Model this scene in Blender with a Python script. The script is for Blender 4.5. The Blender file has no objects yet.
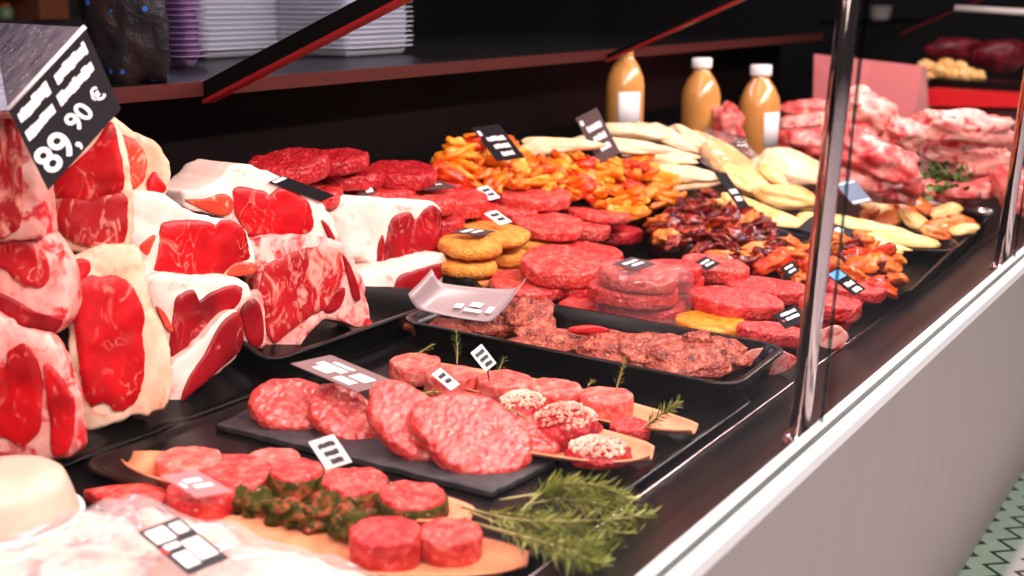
import bpy, bmesh, math, random
from mathutils import Vector as V, Matrix, noise
random.seed(7)
SC = bpy.context.scene
COL = SC.collection
PI = math.pi

# ------------------------------------------------------------------ camera
F_PX = 1250.0
PITCH = math.atan(293 / F_PX)
YAW = math.atan(808 / math.hypot(F_PX, 293))
FW = V((math.cos(PITCH) * math.cos(YAW), math.cos(PITCH) * math.sin(YAW), -math.sin(PITCH)))
RT = V((math.sin(YAW), -math.cos(YAW), 0))
UP = RT.cross(FW)
CAM = V((0, 0, 1.10))
cd = bpy.data.cameras.new('camera')
cam = bpy.data.objects.new('camera', cd)
COL.objects.link(cam)
cam.matrix_world = Matrix((( RT.x, UP.x, -FW.x, CAM.x), (RT.y, UP.y, -FW.y, CAM.y), (RT.z, UP.z, -FW.z, CAM.z), (0, 0, 0, 1)))
cd.sensor_width = 36
cd.lens = 36 * F_PX / 1024
cd.clip_start = 0.02
cd.dof.use_dof = True
cd.dof.focus_distance = 1.85
cd.dof.aperture_fstop = 4.0
SC.camera = cam

# measuring helpers: where a point seen in the photograph stands in the place
def ray(x, y):
    return FW + RT * ((x - 512) / F_PX) + UP * ((288 - y) / F_PX)
def on_plane(x, y, o, n):
    d = ray(x, y)
    return CAM + d * ((o - CAM).dot(n) / d.dot(n))
def on_y(x, y, Y):
    d = ray(x, y); return CAM + d * (Y / d.y)
def on_z(x, y, z):
    d = ray(x, y); return CAM + d * ((z - CAM.z) / d.z)
def dz(Y):                                   # display deck: flat front, rising back
    a = 0.53 + 0.04 * (Y - 0.6)
    b = 0.554 + 0.40 * (Y - 1.2)
    return max(a, b)
def deck(x, y, h=0.0):
    p1 = on_plane(x, y, V((0, 0.6, 0.53 + h)), V((0, -0.04, 1)))
    p2 = on_plane(x, y, V((0, 1.2, 0.554 + h)), V((0, -0.40, 1)))
    return p1 if (p1 - CAM).length < (p2 - CAM).length else p2
def ppm(p):                                  # picture points per metre at p
    return F_PX / (p - CAM).dot(FW)

# ------------------------------------------------------------------ materials
MATS = {}
class NT:
    def __init__(s, name):
        s.m = bpy.data.materials.new(name); s.m.use_nodes = True
        s.t = s.m.node_tree; s.t.nodes.clear()
        s.out = s.n('ShaderNodeOutputMaterial')
        MATS[name] = s.m
    def n(s, typ, **kw):
        nd = s.t.nodes.new(typ)
        for k, v in kw.items(): setattr(nd, k, v)
        return nd
    def l(s, a, b): s.t.links.new(a, b)
    def coord(s, scale=1.0, stretch=(1, 1, 1), rnd=True):
        tc = s.n('ShaderNodeTexCoord'); mp = s.n('ShaderNodeMapping')
        mp.inputs['Scale'].default_value = [scale * q for q in stretch]
        s.l(tc.outputs['Object'], mp.inputs['Vector'])
        if rnd:
            oi = s.n('ShaderNodeObjectInfo'); ml = s.n('ShaderNodeMath', operation='MULTIPLY')
            ml.inputs[1].default_value = 37.0
            s.l(oi.outputs['Random'], ml.inputs[0]); s.l(ml.outputs[0], mp.inputs['Location'])
        return mp.outputs[0]
    def noise(s, vec, scale=5, detail=4, rough=0.55, dist=0.0):
        nd = s.n('ShaderNodeTexNoise')
        nd.inputs['Scale'].default_value = scale; nd.inputs['Detail'].default_value = detail
        nd.inputs['Roughness'].default_value = rough; nd.inputs['Distortion'].default_value = dist
        s.l(vec, nd.inputs['Vector']); return nd.outputs['Fac']
    def voro(s, vec, scale=5, feature='F1', out='Distance'):
        nd = s.n('ShaderNodeTexVoronoi', feature=feature)
        nd.inputs['Scale'].default_value = scale
        s.l(vec, nd.inputs['Vector']); return nd.outputs[out]
    def ramp(s, fac, stops, interp='LINEAR'):
        r = s.n('ShaderNodeValToRGB'); r.color_ramp.interpolation = interp
        el = r.color_ramp.elements
        while len(el) < len(stops): el.new(0.5)
        for e, (p, c) in zip(el, stops):
            e.position = p; e.color = (*c, 1) if len(c) == 3 else c
        s.l(fac, r.inputs[0]); return r.outputs[0]
    def mix(s, fac, a, b, typ='MIX'):
        m = s.n('ShaderNodeMix', data_type='RGBA', blend_type=typ)
        for sock, v in ((m.inputs[0], fac), (m.inputs[6], a), (m.inputs[7], b)):
            if isinstance(v, (int, float)): sock.default_value = v
            elif isinstance(v, tuple): sock.default_value = (*v, 1)
            else: s.l(v, sock)
        return m.outputs[2]
    def bump(s, h, strength=0.3, dist=0.002):
        b = s.n('ShaderNodeBump'); b.inputs['Strength'].default_value = strength
        b.inputs['Distance'].default_value = dist; s.l(h, b.inputs['Height']); return b.outputs[0]
    def pbsdf(s, base, rough=0.5, normal=None, metal=0, coat=0, spec=0.5, sss=0, trans=0, alpha=None, sheen=0):
        p = s.n('ShaderNodeBsdfPrincipled')
        for key, v in (('Base Color', base), ('Roughness', rough)):
            if isinstance(v, tuple): p.inputs[key].default_value = (*v, 1)
            elif isinstance(v, (int, float)): p.inputs[key].default_value = v
            else: s.l(v, p.inputs[key])
        p.inputs['Metallic'].default_value = metal; p.inputs['Coat Weight'].default_value = coat
        p.inputs['Coat Roughness'].default_value = 0.15
        p.inputs['Specular IOR Level'].default_value = spec
        if sss:
            p.inputs['Subsurface Weight'].default_value = sss
            p.inputs['Subsurface Radius'].default_value = (0.012, 0.004, 0.003)
            p.inputs['Subsurface Scale'].default_value = 0.6
        p.inputs['Transmission Weight'].default_value = trans
        if normal is not None: s.l(normal, p.inputs['Normal'])
        if alpha is not None: p.inputs['Alpha'].default_value = alpha
        s.l(p.outputs[0], s.out.inputs[0]); return p

def plain(name, base, rough=0.5, **kw):
    t = NT(name); t.pbsdf(base, rough, **kw); return t.m

def make_lean(name, dark, light, vein, vfrom=0.60, vto=0.72, stretch=(1, 1, 0.5), vs=34):
    t = NT(name); c = t.coord(1.0)
    base = t.ramp(t.noise(c, 18, 5, 0.6), [(0.3, dark), (0.72, light)])
    c2 = t.coord(1.0, stretch)
    v = t.ramp(t.noise(c2, vs, 5, 0.62, 1.6), [(vfrom, (0, 0, 0)), (vto, (1, 1, 1))])
    ln = t.n('ShaderNodeMath', operation='SUBTRACT'); t.l(t.noise(c2, 22, 3, 0.5, 2.2), ln.inputs[0]); ln.inputs[1].default_value = 0.5
    la = t.n('ShaderNodeMath', operation='ABSOLUTE'); t.l(ln.outputs[0], la.inputs[0])
    lm = t.ramp(la.outputs[0], [(0.004, (1, 1, 1)), (0.014, (0, 0, 0))])
    gate = t.ramp(t.noise(c, 20, 2), [(0.50, (0, 0, 0)), (0.60, (0.75, 0.75, 0.75))])
    thin = t.mix(1.0, lm, gate, 'MULTIPLY')
    colr = t.mix(t.mix(1.0, v, thin, 'LIGHTEN'), base, vein)
    nrm = t.bump(t.noise(c2, 90, 4, 0.6), 0.35, 0.0012)
    t.pbsdf(colr, 0.36, nrm, spec=0.28)
    return t.m
make_lean('lean_beef', (0.24, 0.0005, 0.003), (0.66, 0.004, 0.008), (0.70, 0.17, 0.13), 0.60, 0.74)
make_lean('lean_deep', (0.12, 0.0005, 0.003), (0.38, 0.003, 0.009), (0.58, 0.14, 0.12), 0.61, 0.74)
make_lean('lean_marbled', (0.26, 0.002, 0.006), (0.50, 0.012, 0.016), (0.76, 0.28, 0.22), 0.52, 0.66)
make_lean('lean_orange', (0.56, 0.02, 0.012), (0.72, 0.07, 0.03), (0.88, 0.40, 0.25), 0.54, 0.7)
make_lean('pork_pink', (0.62, 0.13, 0.12), (0.80, 0.30, 0.27), (0.88, 0.62, 0.56), 0.5, 0.7)

def make_fat(name, a, b, stain, amt=(0.62, 0.8)):
    t = NT(name); c = t.coord(1.0)
    base = t.ramp(t.noise(c, 22, 5), [(0.3, a), (0.7, b)])
    v = t.ramp(t.noise(c, 30, 4, 0.6, 1.0), [(amt[0], (0, 0, 0)), (amt[1], (1, 1, 1))])
    t.pbsdf(t.mix(v, base, stain), 0.42, t.bump(t.noise(c, 60, 4), 0.4, 0.0015), spec=0.35)
    return t.m
make_fat('fat_white', (0.78, 0.50, 0.42), (0.87, 0.70, 0.63), (0.74, 0.20, 0.15), (0.58, 0.78))
make_fat('fat_cream', (0.78, 0.36, 0.22), (0.86, 0.62, 0.46), (0.74, 0.17, 0.08), (0.56, 0.76))
make_fat('fat_pink', (0.70, 0.17, 0.15), (0.84, 0.50, 0.43), (0.55, 0.012, 0.02), (0.50, 0.64))

def make_mince(name, dark, mid, light, scale=130, rough=0.34, spec=0.4):
    t = NT(name); c = t.coord(1.0)
    v = t.voro(c, scale, 'F1')
    n = t.noise(c, 60, 5, 0.65)
    base = t.ramp(n, [(0.28, dark), (0.5, mid), (0.72, light)])
    fl = t.ramp(t.noise(c, 150, 3, 0.6), [(0.62, (0, 0, 0)), (0.74, (1, 1, 1))])
    colr = t.mix(fl, base, tuple(min(.88, q + 0.16) for q in light))
    add = t.n('ShaderNodeMath', operation='ADD'); t.l(v, add.inputs[0]); t.l(n, add.inputs[1])
    t.pbsdf(colr, rough, t.bump(add.outputs[0], 0.75, 0.004), spec=spec)
    return t.m
make_mince('mince_red', (0.34, 0.005, 0.008), (0.58, 0.025, 0.025), (0.72, 0.13, 0.10))
make_mince('mince_pale', (0.38, 0.007, 0.008), (0.62, 0.050, 0.042), (0.75, 0.19, 0.145), 130, 0.27)
make_mince('mince_wet', (0.38, 0.006, 0.007), (0.60, 0.042, 0.034), (0.74, 0.16, 0.12), 110, 0.2, 0.8)
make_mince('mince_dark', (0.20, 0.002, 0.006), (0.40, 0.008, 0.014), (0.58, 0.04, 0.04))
make_mince('tournedos', (0.46, 0.016, 0.015), (0.70, 0.115, 0.088), (0.82, 0.32, 0.25), 70)
make_mince('breaded', (0.58, 0.14, 0.012), (0.76, 0.26, 0.03), (0.84, 0.42, 0.09), 260, 0.6)
make_mince('breaded_brown', (0.45, 0.10, 0.03), (0.60, 0.18, 0.05), (0.7, 0.3, 0.12), 260, 0.6)
make_mince('seasoned', (0.07, 0.005, 0.003), (0.32, 0.040, 0.020), (0.62, 0.19, 0.10), 180, 0.35)
make_mince('herb_crust', (0.006, 0.008, 0.001), (0.05, 0.045, 0.005), (0.50, 0.08, 0.05), 70, 0.7, 0.08)
make_mince('orange_glaze', (0.66, 0.10, 0.004), (0.80, 0.24, 0.012), (0.88, 0.38, 0.05), 60, 0.25)

def make_flesh(name, a, b, c3, rough=0.3):
    t = NT(name); c = t.coord(1.0)
    base = t.ramp(t.noise(c, 26, 5, 0.6), [(0.3, a), (0.52, b), (0.72, c3)])
    t.pbsdf(base, rough, t.bump(t.noise(c, 50, 4), 0.4, 0.003), spec=0.38); return t.m
make_flesh('chicken_orange', (0.50, 0.028, 0.002), (0.76, 0.15, 0.006), (0.86, 0.36, 0.04), 0.2)
make_flesh('chicken_yellow', (0.62, 0.09, 0.004), (0.82, 0.27, 0.02), (0.88, 0.46, 0.09), 0.2)
make_flesh('chicken_blood', (0.30, 0.006, 0.003), (0.62, 0.035, 0.005), (0.78, 0.13, 0.012), 0.2)
plain('gap_shade', (0.030, 0.003, 0.001), 0.25)  # near black colour standing for shade between the heaped chicken pieces
make_flesh('chicken_red', (0.02, 0.001, 0.001), (0.15, 0.005, 0.003), (0.58, 0.06, 0.010), 0.18)
make_flesh('chicken_amber', (0.40, 0.045, 0.006), (0.66, 0.15, 0.02), (0.80, 0.33, 0.08), 0.22)
make_flesh('pork_raw', (0.40, 0.003, 0.009), (0.68, 0.11, 0.10), (0.86, 0.50, 0.44), 0.3)
make_flesh('maroon_meat', (0.06, 0.003, 0.006), (0.16, 0.008, 0.016), (0.30, 0.03, 0.04), 0.4)
make_flesh('chicken_pale', (0.78, 0.46, 0.24), (0.86, 0.62, 0.38), (0.88, 0.70, 0.48), 0.35)
make_flesh('chicken_gold', (0.76, 0.34, 0.09), (0.84, 0.50, 0.18), (0.88, 0.60, 0.28), 0.35)
make_flesh('sausage_red', (0.50, 0.008, 0.012), (0.68, 0.025, 0.025), (0.78, 0.10, 0.08), 0.22)
make_flesh('cheese_white', (0.80, 0.70, 0.60), (0.86, 0.80, 0.72), (0.88, 0.84, 0.78), 0.45)
make_flesh('dome_peach', (0.66, 0.40, 0.30), (0.72, 0.47, 0.36), (0.78, 0.54, 0.43), 0.35)
make_flesh('onion', (0.66, 0.14, 0.10), (0.82, 0.42, 0.32), (0.87, 0.62, 0.50), 0.35)
make_flesh('leaf_green', (0.06, 0.085, 0.010), (0.20, 0.22, 0.03), (0.42, 0.40, 0.10), 0.45)
make_flesh('leaf_dark', (0.012, 0.04, 0.006), (0.05, 0.11, 0.012), (0.13, 0.20, 0.03), 0.45)
make_flesh('stem_green', (0.20, 0.18, 0.05), (0.34, 0.30, 0.10), (0.45, 0.40, 0.18), 0.5)

def make_wood():
    t = NT('poplar_wood'); c = t.coord(1.0, (1, 1, 1))
    base = t.ramp(t.noise(c, 22, 5, 0.6, 0.8), [(0.3, (0.58, 0.17, 0.07)), (0.7, (0.78, 0.34, 0.18))])
    t.pbsdf(base, 0.4, spec=0.4)
make_wood()
def make_slate():
    t = NT('slate'); c = t.coord(1.0)
    n = t.noise(c, 60, 6, 0.65)
    t.pbsdf(t.ramp(n, [(0.3, (0.012, 0.010, 0.012)), (0.75, (0.060, 0.048, 0.054))]), 0.5, t.bump(n, 0.5, 0.003))
make_slate()
plain('black_plastic', (0.003, 0.0025, 0.0025), 0.26, spec=0.20)
plain('black_case', (0.003, 0.0025, 0.0025), 0.4, spec=0.10)
plain('black_back', (0.004, 0.002, 0.002), 0.45, spec=0.1)
plain('black_frame', (0.003, 0.003, 0.003), 0.35, spec=0.15)
plain('red_lit', (0.22, 0.010, 0.012), 0.4, spec=0.2)  # red light under the bracket arms, painted as a colour
plain('worktop_red_lit', (0.055, 0.012, 0.010), 0.45, spec=0.12)  # red light falling on the worktop edge, put into the colour
plain('worktop_black', (0.004, 0.003, 0.004), 0.35, spec=0.12)
plain('chrome', (0.50, 0.40, 0.39), 0.10, metal=1)
plain('white_ledge', (0.88, 0.86, 0.84), 0.35)
plain('card_black', (0.009, 0.007, 0.010), 0.5, spec=0.1)
plain('card_grey', (0.075, 0.045, 0.047), 0.5, spec=0.15)
plain('gasket', (0.05, 0.075, 0.07), 0.5)
plain('card_mauve', (0.20, 0.115, 0.115), 0.4, spec=0.3)
plain('card_white', (0.82, 0.78, 0.78), 0.5)
plain('ink_white', (0.85, 0.80, 0.80), 0.6)
plain('ink_black', (0.012, 0.010, 0.014), 0.5)
plain('ink_blue', (0.10, 0.34, 0.75), 0.4)
plain('ink_red', (0.6, 0.02, 0.02), 0.4)
plain('card_slate_blue', (0.14, 0.19, 0.30), 0.4)
plain('red_panel', (0.62, 0.008, 0.012), 0.35)
plain('pink_panel', (0.76, 0.22, 0.22), 0.4)
plain('rose_panel', (0.45, 0.16, 0.17), 0.4)
plain('cap_white', (0.86, 0.82, 0.78), 0.4)
plain('orange_rim', (0.55, 0.12, 0.02), 0.5)
plain('room_dark', (0.018, 0.014, 0.018), 0.7)
plain('cabinet_brown', (0.20, 0.055, 0.02), 0.5)
plain('jar_green', (0.16, 0.22, 0.13), 0.4)
plain('cup_white', (0.75, 0.66, 0.62), 0.5)
plain('foil', (0.75, 0.66, 0.62), 0.25, metal=0.9)

def make_juice():
    t = NT('juice'); c = t.coord(1.0)
    base = t.ramp(t.noise(c, 14, 2), [(0.3, (0.60, 0.25, 0.06)), (0.7, (0.68, 0.33, 0.095))])
    t.pbsdf(base, 0.16, coat=0.6, spec=0.5)
make_juice()
def make_glass(name, tint, extra=0.0, rough=0.01, diff=None, dfac=0.0):
    t = NT(name)
    tr = t.n('ShaderNodeBsdfTransparent'); tr.inputs[0].default_value = (*tint, 1)
    gl = t.n('ShaderNodeBsdfGlossy'); gl.inputs['Roughness'].default_value = rough
    lw = t.n('ShaderNodeLayerWeight'); lw.inputs[0].default_value = 0.5
    pw = t.n('ShaderNodeMath', operation='POWER'); pw.inputs[1].default_value = 5.0; t.l(lw.outputs['Facing'], pw.inputs[0])
    ad = t.n('ShaderNodeMath', operation='MULTIPLY_ADD'); ad.inputs[1].default_value = 0.10; ad.inputs[2].default_value = 0.003 + extra
    t.l(pw.outputs[0], ad.inputs[0])
    base = tr.outputs[0]
    if diff:
        df = t.n('ShaderNodeBsdfDiffuse'); df.inputs[0].default_value = (*diff, 1)
        mx0 = t.n('ShaderNodeMixShader'); mx0.inputs[0].default_value = dfac
        t.l(tr.outputs[0], mx0.inputs[1]); t.l(df.outputs[0], mx0.inputs[2]); base = mx0.outputs[0]
    mx = t.n('ShaderNodeMixShader'); t.l(ad.outputs[0], mx.inputs[0])
    t.l(base, mx.inputs[1]); t.l(gl.outputs[0], mx.inputs[2]); t.l(mx.outputs[0], t.out.inputs[0])
make_glass('clear_glass', (0.985, 0.985, 0.985))
make_glass('film_thin', (0.97, 0.95, 0.95), 0.03, 0.10, (0.85, 0.6, 0.6), 0.07)
make_glass('edge_glass', (0.35, 0.5, 0.48), 0.05)
make_glass('film', (0.95, 0.93, 0.93), 0.05, 0.12, (0.85, 0.70, 0.70), 0.22)
make_glass('frosted_sleeve', (0.85, 0.8, 0.8), 0.05, 0.25, (0.44, 0.33, 0.34), 0.74)
make_glass('pink_glass', (0.85, 0.75, 0.75), 0.06, 0.05, (0.70, 0.32, 0.33), 0.45)
make_glass('box_clear', (0.80, 0.84, 0.92), 0.10, 0.10, (0.80, 0.82, 0.92), 0.72)
make_glass('box_violet', (0.75, 0.65, 0.85), 0.10, 0.10, (0.50, 0.32, 0.58), 0.6)

def make_panel():
    t = NT('brushed_panel'); c = t.coord(1.0, (1, 1, 0.03), rnd=False)
    n = t.noise(c, 30, 4)
    t.pbsdf(t.ramp(n, [(0.3, (0.36, 0.300, 0.270)), (0.7, (0.385, 0.325, 0.295))]), 0.5, metal=0.1, spec=0.3)
make_panel()
def make_bag():
    t = NT('dark_bag'); c = t.coord(1.0)
    v = t.voro(c, 28, 'F1')
    sp = t.ramp(v, [(0.10, (1, 1, 1)), (0.16, (0, 0, 0))])
    base = t.ramp(t.noise(c, 20, 4), [(0.45, (0.010, 0.008, 0.010)), (0.75, (0.025, 0.009, 0.007))])
    t.pbsdf(t.mix(sp, base, (0.02, 0.09, 0.34)), 0.4, t.bump(t.noise(c, 30, 4), 0.6, 0.01), spec=0.15)
make_bag()
def make_floor():
    t = NT('zigzag_tile')
    tc = t.n('ShaderNodeTexCoord'); sp = t.n('ShaderNodeSeparateXYZ'); t.l(tc.outputs['Object'], sp.inputs[0])
    def M(op, a, b=None):
        m = t.n('ShaderNodeMath', operation=op)
        for i, v in enumerate((a, b)):
            if v is None: continue
            if isinstance(v, (int, float)): m.inputs[i].default_value = v
            else: t.l(v, m.inputs[i])
        return m.outputs[0]
    tri = M('PINGPONG', M('ADD', sp.outputs[0], 50.0), 0.034)
    w = M('FRACT', M('DIVIDE', M('ADD', M('ADD', sp.outputs[1], M('MULTIPLY', tri, 1.1)), 20.0), 0.060))
    line = M('LESS_THAN', w, 0.42)
    fine = M('LESS_THAN', M('FRACT', M('MULTIPLY', w, 2.4)), 0.5)
    colr = t.ramp(M('ADD', sp.outputs[1], 2.5), [(0.0, (0.25, 0.36, 0.72)), (0.79, (0.20, 0.26, 0.55)), (0.82, (0.10, 0.05, 0.08)), (0.87, (0.07, 0.03, 0.04)), (0.885, (0.006, 0.035, 0.012)), (1.0, (0.006, 0.03, 0.01))])
    green = t.ramp(M('ADD', sp.outputs[1], 2.5), [(0.87, (0.86, 0.78, 0.76)), (0.89, (0.20, 0.36, 0.22))])
    c = t.coord(1.0, rnd=False)
    wh = t.mix(0.25, green, t.ramp(t.noise(c, 12, 3), [(0.3, (0.7, 0.66, 0.7)), (0.7, (0.9, 0.86, 0.86))]))
    msk = M('MULTIPLY', line, fine)
    t.pbsdf(t.mix(msk, wh, colr), 0.3)
make_floor()

# ------------------------------------------------------------------ object helpers
def link_mesh(name, verts, faces, m, parent=None, base=None, smooth=True, mats=None, fm=None):
    """verts in world space; the object stands at base"""
    me = bpy.data.meshes.new(name)
    if parent is not None: base = parent['_base'] if '_base' in parent else list(parent.matrix_world.translation)
    if base is None:
        n = len(verts); base = (sum(v[0] for v in verts) / n, sum(v[1] for v in verts) / n, min(v[2] for v in verts))
    b = V(base)
    me.from_pydata([tuple(V(v) - b) for v in verts], [], faces)
    for q in (mats or [m]): me.materials.append(MATS[q])
    if fm: me.polygons.foreach_set('material_index', fm)
    if smooth: me.polygons.foreach_set('use_smooth', [True] * len(me.polygons))
    me.update()
    bm = bmesh.new(); bm.from_mesh(me); bmesh.ops.recalc_face_normals(bm, faces=bm.faces); bm.to_mesh(me); bm.free()
    o = bpy.data.objects.new(name, me); COL.objects.link(o)
    if parent is not None: o.parent = parent
    else: o.location = b
    BASE[o.name] = b.copy()
    return o
BASE = {}
def tag(o, label, cat, group=None, kind=None):
    o['label'] = label; o['category'] = cat
    if group: o['group'] = group
    if kind: o['kind'] = kind
    return o
def thing(name, label, cat, base, group=None):
    o = bpy.data.objects.new(name, None); COL.objects.link(o); o.location = base
    o.empty_display_size = 0.02
    BASE[o.name] = V(base)
    return tag(o, label, cat, group)
def part(name, vf, m, parent, smooth=True, label=None, sub_of=None, kind=None):
    """a mesh of its own under its thing (or under a part); parents carry no rotation"""
    root = parent; b = BASE[root.name]
    o = link_mesh(name, vf[0], vf[1], m, None, b, smooth)
    o.parent = parent; o.location = (0, 0, 0)
    BASE[o.name] = b.copy()
    if label: o['label'] = label
    if kind: o['kind'] = kind
    return o
def copy_tree(o, parent=None, loc=None):
    c = o.copy(); COL.objects.link(c)
    if parent is not None: c.parent = parent
    if loc is not None: c.location = loc
    BASE[c.name] = V(c.location)
    for ch in list(o.children): copy_tree(ch, c)
    return c

# ------------------------------------------------------------------ shape helpers
def join(*vfs):
    vs, fs = [], []
    for a, b in vfs:
        k = len(vs); vs += list(a); fs += [tuple(i + k for i in f) for f in b]
    return vs, fs
def frame(n, x=None):
    n = V(n).normalized()
    x = V(x) if x is not None else V((1, 0, 0))
    x = (x - n * x.dot(n)).normalized()
    return x, n.cross(x), n
def box(o, ex, ey, ez):
    """box from centre o and half-vectors"""
    o, ex, ey, ez = V(o), V(ex), V(ey), V(ez)
    vs = [o + ex * a + ey * b + ez * c for a in (-1, 1) for b in (-1, 1) for c in (-1, 1)]
    fs = [(0, 1, 3, 2), (4, 6, 7, 5), (0, 4, 5, 1), (2, 3, 7, 6), (0, 2, 6, 4), (1, 5, 7, 3)]
    return vs, fs
def abox(x0, x1, y0, y1, z0, z1):
    return box(((x0 + x1) / 2, (y0 + y1) / 2, (z0 + z1) / 2), ((x1 - x0) / 2, 0, 0), (0, (y1 - y0) / 2, 0), (0, 0, (z1 - z0) / 2))
def loft(loops, cap0=True, cap1=True):
    n = len(loops[0]); vs = [p for lp in loops for p in lp]; fs = []
    for i in range(len(loops) - 1):
        for j in range(n):
            k = (j + 1) % n
            fs.append((i * n + j, i * n + k, (i + 1) * n + k, (i + 1) * n + j))
    if cap0: fs.append(tuple(range(n)))
    if cap1: fs.append(tuple((len(loops) - 1) * n + j for j in range(n)))
    return vs, fs
def lathe(o, n, prof, seg=32, x=None, fn=None):
    ex, ey, ez = frame(n, x); o = V(o); loops = []
    for r, z in prof:
        lp = []
        for k in range(seg):
            a = 2 * PI * k / seg
            q = (ex * math.cos(a) + ey * math.sin(a)) * max(r, 1e-5) + ez * z
            lp.append(o + (fn(q, a) if fn else q))
        loops.append(lp)
    return loft(loops)
def tube(pts, r, seg=8, r1=None):
    pts = [V(p) for p in pts]; loops = []
    for i, p in enumerate(pts):
        d = (pts[min(i + 1, len(pts) - 1)] - pts[max(i - 1, 0)]).normalized()
        a, b, _ = frame(d, (0.31, 0.2, 0.93)); rr = r + ((r1 - r) * i / (len(pts) - 1) if r1 is not None else 0)
        loops.append([p + (a * math.cos(2 * PI * k / seg) + b * math.sin(2 * PI * k / seg)) * rr for k in range(seg)])
    return loft(loops)
def smooth_poly(p, sub=5):
    n = len(p); out = []
    for i in range(n):
        p0, p1, p2, p3 = (V(p[(i + k - 1) % n]) for k in range(4))
        for k in range(sub):
            t = k / sub
            out.append(0.5 * ((2 * p1) + (p2 - p0) * t + (2 * p0 - 5 * p1 + 4 * p2 - p3) * t * t + (3 * p1 - p0 - 3 * p2 + p3) * t ** 3))
    return out
def nz(p, s, seed=0): return noise.noise(V(p) * s + V((seed * 3.1, seed * 1.7, seed * 5.3)))
def slab(poly, back, n, rim=0.006, bulge=0.003, jit=0.0025, seed=0):
    """a thick cut: outline poly (3D, planar, smooth), extruded along back, with a rounded rim and a gently uneven face"""
    c = sum(poly, V((0, 0, 0))) / len(poly); n = V(n).normalized()
    loops = []
    def ring(sc, off, extra=0.0):
        lp = []
        for p in poly:
            q = c + (p - c) * sc
            q = q + off + n * (bulge * nz(q, 45, seed) * (1.0 if sc > 0.05 else 0.4) + extra)
            q = q + (p - c).normalized() * (jit * nz(p + off, 70, seed + 2) if sc > 0.5 else 0)
            lp.append(q)
        return lp
    R = max((p - c).length for p in poly); s1 = 1 - rim / R
    for sc in (0.02, 0.2, 0.4, 0.6, 0.78): loops.append(ring(sc * s1, V((0, 0, 0)), 0.001))
    loops.append(ring(s1, V((0, 0, 0))))
    loops.append(ring(1 - rim * 0.3 / R, back * (0.3 * rim / back.length)))
    loops.append(ring(1, back * (rim / back.length)))
    for t in (0.35, 0.65, 0.9): loops.append(ring(1, back * t))
    loops.append(ring(s1, back))
    loops.append(ring(0.3, back))
    return loft(loops)
def patty_vf(o, r, h, n=(0, -0.06, 1), seed=0, wob=0.05, x=None, ry=None, seg=44, crisp=True):
    prof = [(0.02, 0), (0.5, 0), (0.90, 0.0), (0.97, 0.06), (0.995, 0.25), (1.0, 0.5), (0.995, 0.75), (0.985, 0.90), (0.96, 0.97), (0.91, 1.0), (0.75, 0.99), (0.55, 1.0), (0.35, 1.0), (0.15, 1.0), (0.02, 1.0)] if crisp else [(0.02, 0), (0.5, 0), (0.86, 0.0), (0.955, 0.13), (1.0, 0.38), (0.995, 0.66), (0.945, 0.89), (0.86, 0.98), (0.68, 1.0), (0.5, 1.0), (0.3, 1.0), (0.12, 1.0), (0.02, 1.0)]
    ex, ey, ez = frame(n, x); k = (ry or r) / r
    def fn(q, a):
        w = 1 + wob * noise.noise(V((math.cos(a) * 1.3, math.sin(a) * 1.3, seed * 3.7))) + 0.35 * wob * noise.noise(V((math.cos(a) * 4, math.sin(a) * 4, seed * 1.7)))
        w += 0.03 * noise.noise(V((math.cos(a) * 9, math.sin(a) * 9, seed + q.dot(ez) * 60)))
        x_, y_, z_ = q.dot(ex) * w, q.dot(ey) * w * k, q.dot(ez)
        z_ += h * 0.10 * noise.noise(V((x_ * 45, y_ * 45, seed * 2.1))) + 0.05 * h * noise.noise(V((x_ * 130, y_ * 130, seed + z_ * 90)))
        return ex * x_ + ey * y_ + ez * z_
    return lathe(o, n, [(r * a, h * b) for a, b in prof], seg, x, fn)
ICO = {}
def ico(sub):
    if sub not in ICO:
        bm = bmesh.new(); bmesh.ops.create_icosphere(bm, subdivisions=sub, radius=1)
        ICO[sub] = ([v.co.copy() for v in bm.verts], [tuple(v.index for v in f.verts) for f in bm.faces]); bm.free()
    return ICO[sub]
def blob(o, ax, ay, az, amp=0.15, freq=1.6, seed=0, sub=3, flat=None, taper=0.0, box_=0.0, amp2=0.0):
    """rounded lump with half-axes (vectors); taper narrows one end, flat presses the underside"""
    vs, fs = ico(sub); o, ax, ay, az = V(o), V(ax), V(ay), V(az); out = []
    for v in vs:
        p = v.copy()
        if box_:
            mx = max(abs(p.x), abs(p.y), abs(p.z)); p = p * ((1 - box_) + box_ / mx)
        k = 1 + amp * noise.noise(v * freq + V((seed * 7.3, seed * 2.9, seed))) + amp2 * noise.noise(v * freq * 3.7 + V((seed, seed * 4.9, seed * 2)))
        p = p * k
        t = 1 - taper * 0.5 * (p.x + 1)
        if flat is not None and p.z < -flat: p.z = -flat + (p.z + flat) * 0.15
        out.append(o + ax * p.x + ay * (p.y * t) + az * (p.z * t))
    return out, fs
def rrect(x0, x1, y0, y1, r, seg=5):
    out = []
    for cx, cy, a0 in ((x1 - r, y1 - r, 0), (x0 + r, y1 - r, 90), (x0 + r, y0 + r, 180), (x1 - r, y0 + r, 270)):
        for k in range(seg + 1):
            a = math.radians(a0 + 90 * k / seg); out.append((cx + r * math.cos(a), cy + r * math.sin(a)))
    return out
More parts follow.
